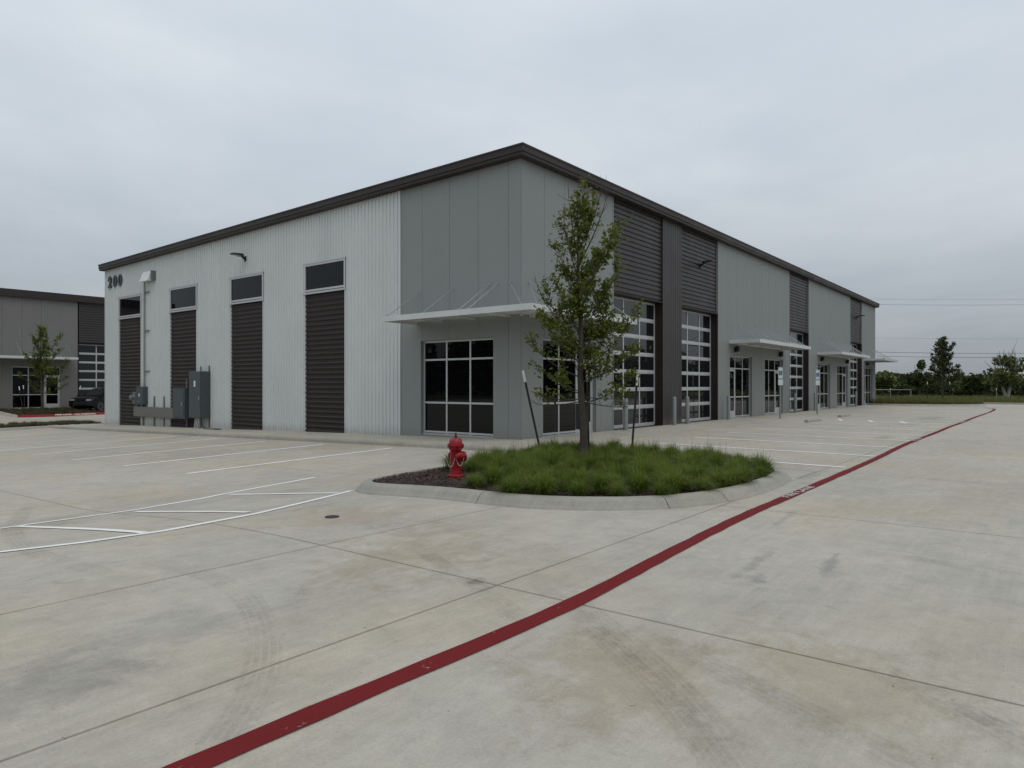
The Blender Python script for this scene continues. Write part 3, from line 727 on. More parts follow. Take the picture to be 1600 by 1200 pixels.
# ------------------------------------------------------------------ far building behind (same kind, only its front shows)
FB = tag(empty('office_building', (0, 46.5, -.1)), 'grey ribbed building in the background with dark roof trim and white canopy', 'building')
ff = Frame('front', 0, 46.5, -.1)
keep = B; 
js = [p for p, _ in split(-12, 5.0, 1.2)] + [5.0]
panels(ff, js, -.05, 8.3, [(.75, 3.85, 3.10), (-9, -6, 3.10)], 'panel_far', FB)
mb = MB()
for a in np.arange(-11.8, 4.95, .2):
    op = -9.1 < a < -5.9 or .65 < a < 3.95; fbox(mb, ff, a - .015, a + .015, .0005, .006, 3.15 if op else -.05, 8.3)
mb.build('stiffening_rib', 'panel_far', FB)
for c in list(FB.children): pass
storefront(ff, .75, 3.85, FB, 'right'); storefront(ff, -9, -6, FB, 'left'); garage(ff, 5.08, 9.1, FB)
hribbed(ff, 5.08, 9.1, 5.0, 8.3, 'metal_brown', FB, d=-.05, wt=.118, wb=.146)
canopy(ff, -9.5, 4.5, FB, rods=[-8.5, -6.5, -4.5, -2.5, -.5, 1, 2.2, 3.4, 4.2])
panels(ff, [9.1, 10.5, 12, 13.5, 15, 16.5, 18], -.05, 8.3, [], 'panel_far', FB)
mb = MB(); mb.box(-12, 18, 46.55 + .6, 70, -.6, 8.0); mb.build('interior_core', 'dark_void', FB)
mb = MB(); mb.box(-12.3, 18.3, 46.2, 46.5, 7.98, 8.5); mb.build('fascia', 'trim_brown', FB)
mb = MB(); mb.box(-12.3, -12.0, 46.5, 70, -.6, 8.3); mb.box(18, 18.3, 46.5, 70, -.6, 8.3); mb.box(-12, 18, 69.7, 70, -.6, 8.3); mb.build('side_wall', 'panel_far', FB)
mb = MB(); mb.box(-12.3, 18.3, 46.5, 70.2, 8.31, 8.44); mb.build('roof', 'roof_sheet', FB)
# the helpers above write world coordinates: undo the parent's offset
for c in FB.children: c.matrix_parent_inverse = Matrix.Translation((0, -46.5, .1))

# ------------------------------------------------------------------ things on the end wall
hn = tag(empty('building_number', (0, 27.5, 7.2)), 'dark grey raised numerals 200 near the top corner of the ribbed wall', 'sign')
for i, ch in enumerate('200'):
    me = text_mesh(ch, .80, .022, .032)
    for v in me.vertices:
        a, b, c = v.co; v.co = (-c - .068, -(a * 1.12) + (.62 - .62 * i), b)
    link('digit', me, 'digit_grey', hn)
def wall_light(loc, rz, label):
    o = tag(empty('wall_light', loc, rz), label, 'light', 'black area lights high on the walls')     # +x is outward
    MB().box(.0, .05, -.07, .07, -.16, .06).build('wall_bracket', 'black_metal', o, bevel=.008)
    MB().hexa([(.045, -.04, -.12), (.045, .04, -.12), (.045, .04, .02), (.045, -.04, .02), (.34, -.03, .05), (.34, .03, .05), (.34, .03, .10), (.34, -.03, .10)]).build('arm', 'black_metal', o)
    hd = MB().hexa([(.26, -.20, .03), (.92, -.16, .065), (.92, .16, .065), (.26, .20, .03), (.28, -.19, .13), (.90, -.15, .115), (.90, .15, .115), (.28, .19, .13)]).build('lamp_head', 'black_metal', o, bevel=.012)
    MB().hexa([(.42, -.11, .030), (.80, -.11, .050), (.80, .11, .050), (.42, .11, .030), (.42, -.11, .045), (.80, -.11, .065), (.80, .11, .065), (.42, .11, .045)]).build('lens', 'lens', hd)
    o.scale = (.72, .95, 1.)
    return o
wall_light((-.03, 14.75, 7.05), math.pi, 'black arm light on the light ribbed wall above the windows')
wall_light((13.2, .07, 6.98), -math.pi / 2, 'black arm light on the nearest full brown ribbed front panel')
wall_light((43.4, .07, 6.98), -math.pi / 2, 'black arm light on the farthest brown ribbed panel')
def sconce(a, label):
    o = tag(empty('wall_sconce', (a, 0, 3.36)), label, 'light', 'black sconces under the canopies')
    MB().box(-.07, .07, -.06, -.011, -.12, .12).build('back_plate', 'black_metal', o, bevel=.01)
    MB().lathe([(.085, -.11), (.095, .10), (.075, .16), (.02, .18)], 16, (0, -.145, .0)).build('lamp_hood', 'black_metal', o, smooth=True)
    MB().lathe([(.02, -.165), (.065, -.15), (.072, -.105)], 16, (0, -.145, 0)).build('bulb_glass', 'lens', o, smooth=True)
for a, l in ((17.25, 'black wall sconce under the middle canopy, by the nearer door'), (24.1, 'black wall sconce under the middle canopy, by the second door'),
             (32.85, 'black wall sconce under the third canopy, by its nearer door'), (39.75, 'black wall sconce under the third canopy, by its farther door'), (46.75, 'black wall sconce by the last door at the far corner')): sconce(a, l)

def wy_(a): return -.0184 * a
# big cabinet
o = tag(empty('electrical_cabinet', (0, 18.13, 0)), 'tall dark grey electrical cabinet, largest box on the ribbed wall', 'cabinet')
MB().box(-.50, -.06, -.53, .53, .13, 2.24).build('cabinet_body', 'cabinet_grey', o, bevel=.012)
dr = MB().box(-.522, -.503, -.50, .50, .17, 2.20).build('cabinet_door', 'cabinet_grey', o, bevel=.006)
MB().box(-.530, -.5225, -.08, .05, 1.55, 1.82).build('sticker', 'white_sticker', dr)
MB().box(-.56, -.523, -.44, -.40, .95, 1.14).build('handle', 'rod_steel', dr)
st = MB().box(-.06, -.034, -.44, -.36, -.30, 2.50).box(-.06, -.034, .30, .38, -.30, 2.48); st.build('strut', 'galvanised', o)
for k in range(3):
    y0 = .02 + .15 * k
    MB().tube([(-.30, y0, .14), (-.30, y0, -.02), (-.29, y0 + .05, -.12), (-.27, y0 + .12, -.22), (-.26, y0 + .18, -.36)], .04, 10).build('conduit', 'pvc_white', o, smooth=True)
o = tag(empty('meter_cabinet', (0, 19.78, 0)), 'mid height grey cabinet with padlock between the trough and tall cabinet', 'cabinet')
MB().box(-.42, -.06, -.56, .58, .06, 1.47).build('cabinet_body', 'cabinet_grey', o, bevel=.012)
dr = MB().box(-.445, -.423, -.50, .54, .14, 1.40).build('cabinet_door', 'cabinet_grey', o, bevel=.006)
MB().box(-.475, -.446, -.40, -.36, .72, .86).tube([(-.47, -.38, .72), (-.47, -.38, .66)], .03, 8).build('padlock', 'rod_steel', dr)
MB().box(-.062, -.034, -.05, .03, -.36, 1.9).build('strut', 'galvanised', o)
o = tag(empty('junction_box', (0, 18.86, 1.46)), 'small black box above the padlocked cabinet, beside the tall one', 'box')
MB().box(-.34, -.034, -.13, .13, .30, .72).build('box_body', 'black_metal', o, bevel=.01)
MB().tube([(-.2, .0, .30), (-.2, .0, .0)], .05, 8).tube([(-.2, .0, .72), (-.2, .0, .80)], .03, 8).build('pipe', 'black_metal', o)
o = tag(empty('wire_trough', (0, 22.6, 0)), 'long low galvanised trough on struts in front of the ribbed wall', 'trough')
MB().box(-.26, -.08, -2.22, 2.24, .03, .53).build('trough_body', 'galvanised', o, bevel=.008)
MB().box(-.268, -.2605, -2.20, 2.22, .05, .51).build('cover_plate', 'galvanised', o)
for y0 in (-.63, .40, 1.6): MB().box(-.078, -.034, y0 - .05, y0 + .05, -.5, 1.06).build('strut', 'galvanised', o)
o = tag(empty('disconnect_box', (0, 24.1, 0)), 'dark grey switch box above the left end of the trough', 'box')
MB().box(-.27, -.04, -.38, .40, .64, 1.55).build('box_body', 'cabinet_grey', o, bevel=.01)
d_ = MB().box(-.29, -.272, -.33, .36, .68, 1.36).build('box_door', 'cabinet_grey', o, bevel=.006)
MB().box(-.294, -.2905, -.02, .08, 1.05, 1.20).build('sticker', 'white_sticker', d_); MB().box(-.31, -.2905, .14, .22, .76, .82).build('latch', 'rod_steel', d_)
MB().box(-.20, -.12, -.12, .0, .531, .64).build('pipe', 'cabinet_grey', o)
o = tag(empty('electric_meter', (0, 24.72, 0)), 'round glass electric meter on a pale grey box, leftmost on the wall', 'meter')
MB().box(-.30, -.04, -.16, .18, .68, 1.28).build('meter_box', 'cabinet_light', o, bevel=.01)
MB().lathe([(.14, .30), (.14, .34), (.125, .35), (.12, .46), (.09, .49), (.02, .50)], 20, (0, .01, 1.0), 'x').build('meter_glass', 'cabinet_light', o, smooth=True)
o.children[1].scale = (-1, 1, 1)
MB().tube([(-.17, .0, .70), (-.17, .0, .53)], .035, 8).build('pipe', 'conduit_grey', o)
o = tag(empty('conduit', (0, 23.95, 0)), 'vertical grey conduit pipe rising to the white louvred box', 'pipe')
MB().tube([(-.12, 0, 1.56), (-.12, 0, 6.85)], .040, 12).build('pipe', 'conduit_grey', o, smooth=True)
for z in (1.62, 5.9): MB().lathe([(.052, z), (.052, z + .12)], 12, (-.12, 0, 0)).build('coupling', 'conduit_grey', o)
for z in (2.3, 4.35, 6.3): MB().box(-.09, -.034, -.42, .12, z, z + .05).build('strap', 'galvanised', o)
o = tag(empty('weather_head_box', (0, 23.38, 7.08)), 'white louvred box on top of the conduit under the roof edge', 'box')
MB().box(-.26, -.034, -.50, -.40, -.22, .24).box(-.10, -.034, -.40, .55, -.22, .22).build('box_body', 'cabinet_light', o)
for k in range(6):
    y0 = -.36 + .155 * k
    MB().hexa([(-.40, y0, -.25), (-.40, y0 + .075, -.25), (-.12, y0 + .10, -.23), (-.12, y0 + .03, -.23), (-.20, y0, .25), (-.20, y0 + .075, .25), (-.11, y0 + .10, .24), (-.11, y0 + .03, .24)]).build('louvre', 'white_metal', o)
cb_ = MB().tube([(-.4, 17.75, .13), (-.5, 17.5, -.12), (-.55, 17.2, -.295), (-.7, 16.8, -.293), (-.6, 16.2, -.28), (-.8, 15.9, -.275), (-.6, 15.7, -.27), (-.5, 16.1, -.275), (-.65, 16.5, -.28)], .018, 6)
tag(cb_.build('cable', 'black_plastic'), 'loose black cable lying on the walk below the tall cabinet', 'cable')

# ------------------------------------------------------------------ bollards, signs, wheel stops in front
def bollard(x, y, label):
    o = tag(empty('bollard', (x, y, 0)), label, 'bollard', 'grey steel bollards along the front')
    MB().lathe([(.085, -.1), (.085, 1.07), (.08, 1.09)], 20).build('post', 'bollard_grey', o, smooth=True)
    MB().lathe([(.082, 1.0905), (.075, 1.12), (.05, 1.145), (.01, 1.155)], 20).build('cap', 'bollard_grey', o, smooth=True)
    MB().lathe([(.15, -.005), (.15, .006), (.09, .012)], 20).build('collar', 'concrete_kerb', o)
for x, l in ((5.75, 'grey bollard beside the first glazed garage door, behind the tree stake'), (9.75, 'grey bollard in front of the brown ribbed column, left one'), (11.0, 'grey bollard at the left side of the second glazed garage door'),
             (15.6, 'grey bollard at the right side of the second garage door, by grey wall'), (26.1, 'grey bollard in front of the third garage door'), (30.3, 'grey bollard right of the third garage door, by a signpost'), (41.6, 'grey bollard in front of the farthest garage door')):
    bollard(x, -.32, l)
def park_sign(x, y, label):
    o = tag(empty('parking_sign', (x, y, 0), -.5), label, 'sign', 'accessible parking signs')
    MB().box(-.03, .03, -.025, .025, -.05, 2.5).build('post', 'bollard_grey', o)
    MB().box(-.06, .06, -.05, .05, -.005, .012).build('base_plate', 'bollard_grey', o)
    p = MB().box(-.155, .155, -.032, -.0255, 1.93, 2.5).build('sign_plate', 'sign_white', o)
    MB().box(-.10, .10, -.0345, -.0325, 2.10, 2.32).build('symbol_panel', 'sign_blue', p)
    sm = MB().lathe([(.022, -.001), (.022, .001)], 12, (-.01, -.036, 2.285), 'y'); sm.tube([(-.012, -.036, 2.26), (-.008, -.036, 2.20), (.035, -.036, 2.195), (.05, -.036, 2.145)], .008, 6)
    sm.tube([(.045 * math.cos(t) - .01, -.036, 2.175 + .05 * math.sin(t)) for t in np.linspace(2.2, 5.6, 10)], .006, 5); sm.build('wheelchair_symbol', 'sign_white', p)
    e = MB(); e.box(-.15, .15, -.0345, -.0325, 2.475, 2.49); e.box(-.15, .15, -.0345, -.0325, 1.94, 1.955); e.box(-.15, -.135, -.0345, -.0325, 1.956, 2.474); e.box(.135, .15, -.0345, -.0325, 1.956, 2.474); e.build('border', 'sign_green', p)
    MB().box(-.15, .15, -.032, -.0255, 1.62, 1.90).build('lower_plate', 'sign_white', o)
park_sign(18.27, -1.86, 'accessible parking sign on a post in front of the second canopy'); park_sign(25.0, -1.82, 'accessible parking sign on a post between the second and third canopies')
def wheel_stop(x, y, rz, label):
    o = MB(); pr = [(-.10, 0), (.10, 0), (.085, .07), (.05, .12), (-.05, .12), (-.085, .07)]
    o.prism(pr, -.9, .9, lambda a, b, h: (h, a, b)); w = o.build('wheel_stop', 'concrete_kerb', bevel=.012); w.location = (x, y, G(x, y)); w.rotation_euler = (0, 0, rz)
    tag(w, label, 'wheel stop', 'concrete wheel stops')
wheel_stop(16.5, -3.85, -.06, 'pale concrete wheel stop nearest the camera in the front parking bay'); wheel_stop(22.9, -3.7, -.03, 'pale concrete wheel stop farther back in the front parking bay')

# ------------------------------------------------------------------ planting island
isl = [(-8.95, -3.45), (-9.22, -3.85), (-9.30, -4.3), (-9.18, -5.1), (-9.13, -5.69), (-9.12, -6.28), (-9.01, -7.07), (-8.51, -7.94), (-7.8, -8.58), (-6.75, -8.95), (-5.57, -9.03), (-4.47, -8.97),
       (-3.6, -8.80), (-2.9, -8.3), (-2.4, -7.3), (-2.2, -6), (-2.2, -4.3), (-2.35, -3.5), (-2.9, -3.1), (-4.5, -3.0), (-6.0, -2.9), (-7.6, -2.95), (-8.5, -3.1)]
def closed_smooth(P, k=2):
    P = [np.array(p, float) for p in P]
    for _ in range(k):
        Q = []
        for i in range(len(P)): a, b = P[i], P[(i + 1) % len(P)]; Q += [a * .75 + b * .25, a * .25 + b * .75]
        P = Q
    return P
def normals(P):
    out = []
    ar = sum(P[i][0] * P[(i + 1) % len(P)][1] - P[(i + 1) % len(P)][0] * P[i][1] for i in range(len(P)))
    for i in range(len(P)):
        d = P[(i + 1) % len(P)] - P[i - 1]; d = d / np.hypot(*d); nn = np.array([d[1], -d[0]]); out.append(nn if ar > 0 else -nn)
    return out
def kerbed_island(name, outline, joints, bed_mat, kerb_h=.14, width=.25, mats=('concrete_kerb',)):
    P = closed_smooth(outline, 2); N = normals(P); n_ = len(P)
    def z0(p): return G(p[0], p[1])
    inner = [p - q * width for p, q in zip(P, N)]
    cx, cy = np.mean([p[0] for p in inner]), np.mean([p[1] for p in inner])
    vb = [(cx, cy, z0((cx, cy)) + kerb_h - .03)] + [(p[0], p[1], z0(o) + kerb_h - .04) for p, o in zip([a + b * .02 for a, b in zip(inner, N)], P)]
    bed = raw(name, vb, [(0, i + 1, (i + 1) % n_ + 1) for i in range(n_)], bed_mat); tag(bed, kind='structure')
    cuts = sorted({min(range(n_), key=lambda i: np.hypot(*(P[i] - np.array(j)))) for j in joints})
    prof = [(-width, -.1), (-width, kerb_h - .012), (-width + .012, kerb_h), (-.16, kerb_h - .002), (-.10, kerb_h - .018), (-.05, kerb_h * .62), (-.02, kerb_h * .3), (.0, .03), (.03, .008), (.05, -.05)]
    for a, b in zip(cuts, cuts[1:] + [cuts[0] + n_]):
        v, f = [], []; k = len(prof)
        for i in range(a, b + 1):
            p, q = P[i % n_], N[i % n_]
            if i in (a, b):
                t = P[(i + 1) % n_] - P[(i - 1) % n_]; t = t / np.hypot(*t); p = p + t * (.006 if i == a else -.006)
            for o, h in prof: r = p + q * o; v.append((r[0], r[1], z0(p) + h))
        for i in range(b - a):
            for j in range(k - 1): f.append((i * k + j, i * k + j + 1, (i + 1) * k + j + 1, (i + 1) * k + j))
        m_ = MB().add(v, f); m_.f += [tuple(range(k)), tuple(range((b - a) * k, (b - a) * k + k))]
        m_.build('kerb', mats[-1] if len(mats) > 1 and np.mean([q[1] for q in v]) < 38.85 else mats[0], bed, smooth=True)
    return bed, inner
bed, inner = kerbed_island('planting_island', isl, [(-9.22, -3.8), (-9.12, -6.28), (-7.8, -8.58), (-6.75, -8.95), (-4.47, -8.97), (-2.3, -6.5), (-2.9, -3.1), (-6, -2.9)], 'mulch_soil')
def inside(p, P):
    c = False; j = len(P) - 1
    for i in range(len(P)):
        if (P[i][1] > p[1]) != (P[j][1] > p[1]) and p[0] < (P[j][0] - P[i][0]) * (p[1] - P[i][1]) / (P[j][1] - P[i][1]) + P[i][0]: c = not c
        j = i
    return c
rng = np.random.default_rng(7)
def blades(nb, h, spread, width, seed, curl=1.0, segs=3):
    r = np.random.default_rng(seed); V, Fc, T = [], [], []
    az = r.uniform(0, 2 * np.pi, nb); L_ = h * r.uniform(.55, 1.25, nb); lean = spread * np.sqrt(r.uniform(0.02, 1, nb)); w = width * r.uniform(.6, 1.3, nb)
    b0 = r.normal(0, .045, (nb, 2)); t = r.uniform(0, 1, nb)
    s = np.linspace(0, 1, segs + 1)
    d = np.stack([np.cos(az), np.sin(az)], 1); pn = np.stack([-np.sin(az), np.cos(az)], 1)
    for i, q in enumerate(s):
        out = lean * (q ** 1.5); up = L_ * (q - curl * .42 * (lean / max(spread, 1e-6)) * q ** 2.4)
        ww = w * (1 - q ** 1.6 * .92)
        c = b0 + d * out[:, None]
        for sg in (-1, 1):
            V.append(np.concatenate([c + pn * (sg * ww / 2)[:, None], up[:, None]], 1))
    V = np.stack(V, 1); k = 2 * (segs + 1)                     # nb, k, 3
    base = np.arange(nb)[:, None, None] * k
    q = np.array([[2 * i, 2 * i + 1, 2 * i + 3, 2 * i + 2] for i in range(segs)])[None]
    return V.reshape(-1, 3), (base + q).reshape(-1, 4), np.repeat(t, k)
def scatter(name, spots, variants, mat, smin, smax, zfn, seed=3, parent=None, tilt=0.):
    r = np.random.default_rng(seed); Vs, Fs, Ts = [], [], []; o = 0
    for x, y in spots:
        V, Fc, T = variants[r.integers(len(variants))]; a = r.uniform(0, 6.283); s = r.uniform(smin, smax); c, e = math.cos(a), math.sin(a)
        R = np.array([[c, -e, 0], [e, c, 0], [0, 0, 1]]) * s
        Vs.append(V @ R.T + np.array([x, y, zfn(x, y)])); Fs.append(Fc + o); Ts.append(np.clip(T * .6 + r.uniform(0, .42), 0, 1)); o += len(V)
    return tag(raw(name, np.concatenate(Vs), np.concatenate(Fs), mat, parent, np.concatenate(Ts)), kind='stuff')
bedz = lambda x, y: G(x, y) + .10
tufts = [blades(560, .43, .40, .0085, 10 + i, 1.75, 5) for i in range(8)]
def mulchzone(x, y): return (y > -5.35 - .28 * (x + 9) and x < -6.55) or (x < -8.3 and y > -5.5)
spots = []
for x in np.arange(-9.2, -2.2, .40):
    for y in np.arange(-9.0, -2.9, .40):
        p = (x + rng.uniform(-.14, .14), y + rng.uniform(-.14, .14))
        if not inside(p, [tuple(q + (np.array([cx_, cy_]) - q) * .006) for q in inner for cx_, cy_ in [(-5.6, -6)]]): continue
        if p[0] + p[1] * -.62 < -5.05 and p[1] > -6.1 and p[0] < -6.6: continue
        if np.hypot(p[0] + 4.09, p[1] + 4.77) < .22 or np.hypot(p[0] + 8.0, p[1] + 4.75) < .6: continue
        if p[1] > -4.3 and p[0] < -7.0: continue
        spots.append(p)
gr = scatter('ornamental_grass', spots, tufts, 'sedge', .58, 1.06, bedz, 5)
dead = [blades(26, .34, .46, .007, 90 + i, 1.7, 4) for i in range(4)]
tag(scatter('dry_blades', [p for p in spots if rng.uniform() < .6], dead, 'seed_stalk', .8, 1.15, bedz, 6), 'straw coloured dead blades among the island grass', 'grass')
tag(gr, 'dense bright green ornamental grass filling the kerbed planting island', 'grass')
stalks = [blades(7, .62, .34, .004, 60 + i, .5) for i in range(4)]
sp_ = [p for p in spots if rng.uniform() < (.55 if p[1] > -5.2 or p[0] > -3.4 else .10)]
tag(scatter('seed_stalks', sp_, stalks, 'seed_stalk', .8, 1.15, bedz, 8), 'thin dry seed stalks standing above the island grass', 'grass')
# mulch chips
nc = 9000; P_ = []
while len(P_) < nc:
    p = (rng.uniform(-9.1, -2.4), rng.uniform(-8.8, -3.0))
    if (p[0] > -6.0 and rng.uniform() < .85) or not inside(p, inner): continue
    P_.append(p)
P_ = np.array(P_); a = rng.uniform(0, 6.28, nc); l = rng.uniform(.008, .032, nc); w = rng.uniform(.004, .012, nc); tz = rng.uniform(-.5, .5, nc)
d = np.stack([np.cos(a) * np.cos(tz), np.sin(a) * np.cos(tz), np.sin(tz)], 1); q = np.stack([-np.sin(a), np.cos(a), rng.uniform(-.4, .4, nc)], 1)
c = np.concatenate([P_, np.array([[bedz(*p) + .012 + rng.uniform(0, .02)] for p in P_])], 1)
Vc = np.stack([c - d * l[:, None] - q * w[:, None], c + d * l[:, None] - q * w[:, None], c + d * l[:, None] + q * w[:, None], c - d * l[:, None] + q * w[:, None]], 1).reshape(-1, 3)
tag(raw('mulch_chips', Vc, np.arange(nc * 4).reshape(-1, 4), 'mulch', bed, np.repeat(rng.uniform(0, 1, nc), 4)), kind='stuff')

# hydrant
hp = gnd(712, 745, z=bedz(-8.1, -4.8)); hx, hy = hp[0], hp[1]; hz = bedz(hx, hy) + .01
H = tag(empty('fire_hydrant', (hx, hy, hz), math.radians(-112)), 'red fire hydrant with hanging chains on the dark mulch', 'fire hydrant')
MB().lathe([(.155, -.03), (.155, .03), (.15, .035), (.118, .036), (.112, .06), (.108, .50), (.116, .52)], 28).build('barrel', 'hydrant_red', H, smooth=True)
MB().lathe([(.118, .5205), (.135, .53), (.135, .555), (.128, .56), (.115, .562), (.112, .585)], 28).build('upper_barrel', 'hydrant_red', H, smooth=True)
MB().lathe([(.155, .5855), (.16, .59), (.16, .61), (.152, .613)], 28).build('flange', 'hydrant_red', H, smooth=True)
MB().lathe([(.132, .6135), (.128, .66), (.112, .71), (.09, .735), (.05, .742), (.01, .743)], 28).build('bonnet', 'hydrant_red', H, smooth=True)
MB().lathe([(.03, .7435), (.03, .775), (.022, .78), (.022, .835), (.016, .84)], 5).build('operating_nut', 'hydrant_dark', H)
for k in range(8):
    t = k * math.pi / 4 + .2; MB().lathe([(.014, .555), (.014, .63)], 6, (.146 * math.cos(t), .146 * math.sin(t), 0)).build('bolt', 'hydrant_red', H)
for sg in (-1, 1):
    MB().box(sg * .165 - .012, sg * .165 + .012, -.02, .02, .52, .60).build('lug', 'hydrant_red', H)
    nz_ = MB().lathe([(.062, .07), (.062, .15), (.075, .152), (.075, .20), (.06, .212), (.024, .214), (.022, .245)], 14, (0, 0, .40), 'x').build('side_nozzle', 'hydrant_red', H, smooth=True)
    nz_.scale = (sg, 1, 1)
MB().lathe([(.085, .06), (.085, .14), (.102, .142), (.102, .19), (.085, .20), (.03, .202), (.028, .235)], 18, (0, 0, .38), 'y').build('pumper_nozzle', 'hydrant_red', H, smooth=True)
H.children[-1].scale = (1, -1, 1)
ca_, sa_ = math.cos(math.radians(60)), math.sin(math.radians(60))
for x0, x1, dep in ((-.17, .0, .17), (.02, .17, .15)):
    pts = [(x0 + (x1 - x0) * t, -.135 - .02 * math.sin(t * 3.14), .37 - dep * (1 - (2 * t - 1) ** 2)) for t in np.linspace(0, 1, 15)]
    pts = [(a_ * ca_ - b_ * sa_, a_ * sa_ + b_ * ca_, c_) for a_, b_, c_ in pts]
    mb = MB()
    for i in range(14):
        mb.tube([pts[i], pts[i + 1]], .008 if i % 2 else .0045, 5)
    mb.build('chain', 'chain_steel', H)

H.scale = (.88, .88, .88)
# ------------------------------------------------------------------ trees
def leafmesh(centres, size, seed, up=.35, lobes=True, flat=False):
    r = np.random.default_rng(seed); n_ = len(centres)
    nrm = r.normal(0, 1, (n_, 3)); nrm[:, 2] = np.abs(nrm[:, 2]) + up; nrm /= np.linalg.norm(nrm, axis=1)[:, None]
    t = r.normal(0, 1, (n_, 3)); t -= nrm * (t * nrm).sum(1)[:, None]; t /= np.linalg.norm(t, axis=1)[:, None]; b = np.cross(nrm, t)
    s = size * r.uniform(.6, 1.3, n_)
    if lobes: sh = np.array([(-.5, 0, 0), (-.22, .2, .05), (-.05, .13, .03), (.16, .30, .06), (.5, 0, -.06), (.16, -.30, .06), (-.05, -.13, .03), (-.22, -.2, .05)])
    else: sh = np.array([(-.5, -.32, .03), (.4, -.38, -.03), (.5, .3, .04), (-.4, .38, -.03)])
    k = len(sh)
    V = centres[:, None, :] + s[:, None, None] * (sh[None, :, 0:1] * t[:, None] + sh[None, :, 1:2] * b[:, None] + sh[None, :, 2:3] * nrm[:, None])
    if lobes:
        idx = np.array([[0, 1, 2, 7], [2, 3, 4, 5], [2, 5, 6, 7]]); Fc = (np.arange(n_)[:, None, None] * k + idx[None]).reshape(-1, 4)
    else: Fc = np.arange(n_ * 4).reshape(-1, 4)
    return V.reshape(-1, 3), Fc, np.repeat(r.uniform(0, 1, n_), k)
def bez(p0, p1, bend, n=9):
    p0, p1 = np.array(p0, float), np.array(p1, float); m = (p0 + p1) / 2 + np.array(bend); t = np.linspace(0, 1, n)[:, None]
    return (1 - t) ** 2 * p0 + 2 * t * (1 - t) * m + t ** 2 * p1
def young_tree(loc, seed, label, height=5.5, specs=None, leaf=.085, dens=1., name='young_oak_tree', mat='leaf_tree', wrap=True, group=None, scale=1.):
    r = np.random.default_rng(seed)
    o = tag(empty(name, loc), label, 'tree', group)
    right = np.array([UX[0], VX[0], 0.]); fwd = np.array([UX[1], VX[1], 0.]); upv = np.array([0, 0, 1.])
    tk = MB(); tp = [np.array([0, 0, 0.])]
    for i in range(1, 13):
        z = height * .97 * i / 12; tp.append(right * (-.012 * i + .02 * math.sin(i * 1.3)) + fwd * .02 * math.cos(i * 1.7) + upv * z)
    tk.tube([tuple(p) for p in tp], [.098, .080, .074, .068, .060, .052, .044, .036, .029, .022, .016, .011, .006], 10)
    tk.tube([(0, 0, -.08), (0, 0, .05)], [.13, .096], 10)
    for _ in range(5):                                           # pruning stubs
        z = r.uniform(.25, .9); a = r.uniform(0, 6.28); tk.tube([(0, 0, z), (.10 * math.cos(a), .10 * math.sin(a), z + .05)], [.03, .018], 6)
    tk.build('trunk', 'bark', o, smooth=True)
    br = MB(); cen = []
    def trunk_at(z): return np.array([np.interp(z, [p[2] for p in tp], [p[i] for p in tp]) for i in range(3)])
    for (z0, dx, z1, dens_) in specs:
        dy = r.uniform(-1, 1) * (.55 * abs(dx) + .25)
        p0 = trunk_at(z0); p1 = right * dx + fwd * dy + upv * z1
        pts = bez(p0, p1, (p1 - p0) * np.array([.22, .22, 0]) - upv * .12 * abs(dx))
        L_ = np.linalg.norm(p1 - p0); br.tube([tuple(p) for p in pts], list(np.linspace(.008 + .006 * L_, .0025, len(pts))), 6)
        nsub = int(4 + 7 * L_)
        for k in range(nsub):
            t = r.uniform(.22, 1.); q0 = np.array([np.interp(t, np.linspace(0, 1, 9), pts[:, i]) for i in range(3)])
            dirn = r.normal(0, 1, 3); dirn[2] = abs(dirn[2]) * .8 + .25; dirn /= np.linalg.norm(dirn)
            l = r.uniform(.12, .36) * (1.15 - .5 * t); q1 = q0 + dirn * l + (p1 - p0) / L_ * .12
            br.tube([tuple(q0), tuple((q0 + q1) / 2 + r.normal(0, .02, 3)), tuple(q1)], [.006, .004, .002], 4, caps=False)
            m_ = int(r.poisson(11 * dens_ * dens))
            if m_:
                u_ = np.clip(r.normal(.72, .25, m_), .1, 1.15); cen.append(q0 + (q1 - q0) * u_[:, None] + r.normal(0, .048, (m_, 3)))
        m_ = int(r.poisson(10 * dens_ * dens)); 
        if m_: cen.append(p1 + r.normal(0, .07, (m_, 3)))
    br.build('branches', 'bark', o, smooth=True)
    V, Fc, T = leafmesh(np.concatenate(cen), leaf, seed + 1)
    raw('crown', V, Fc, mat, o, T)
    o.scale = (scale,) * 3
    return o
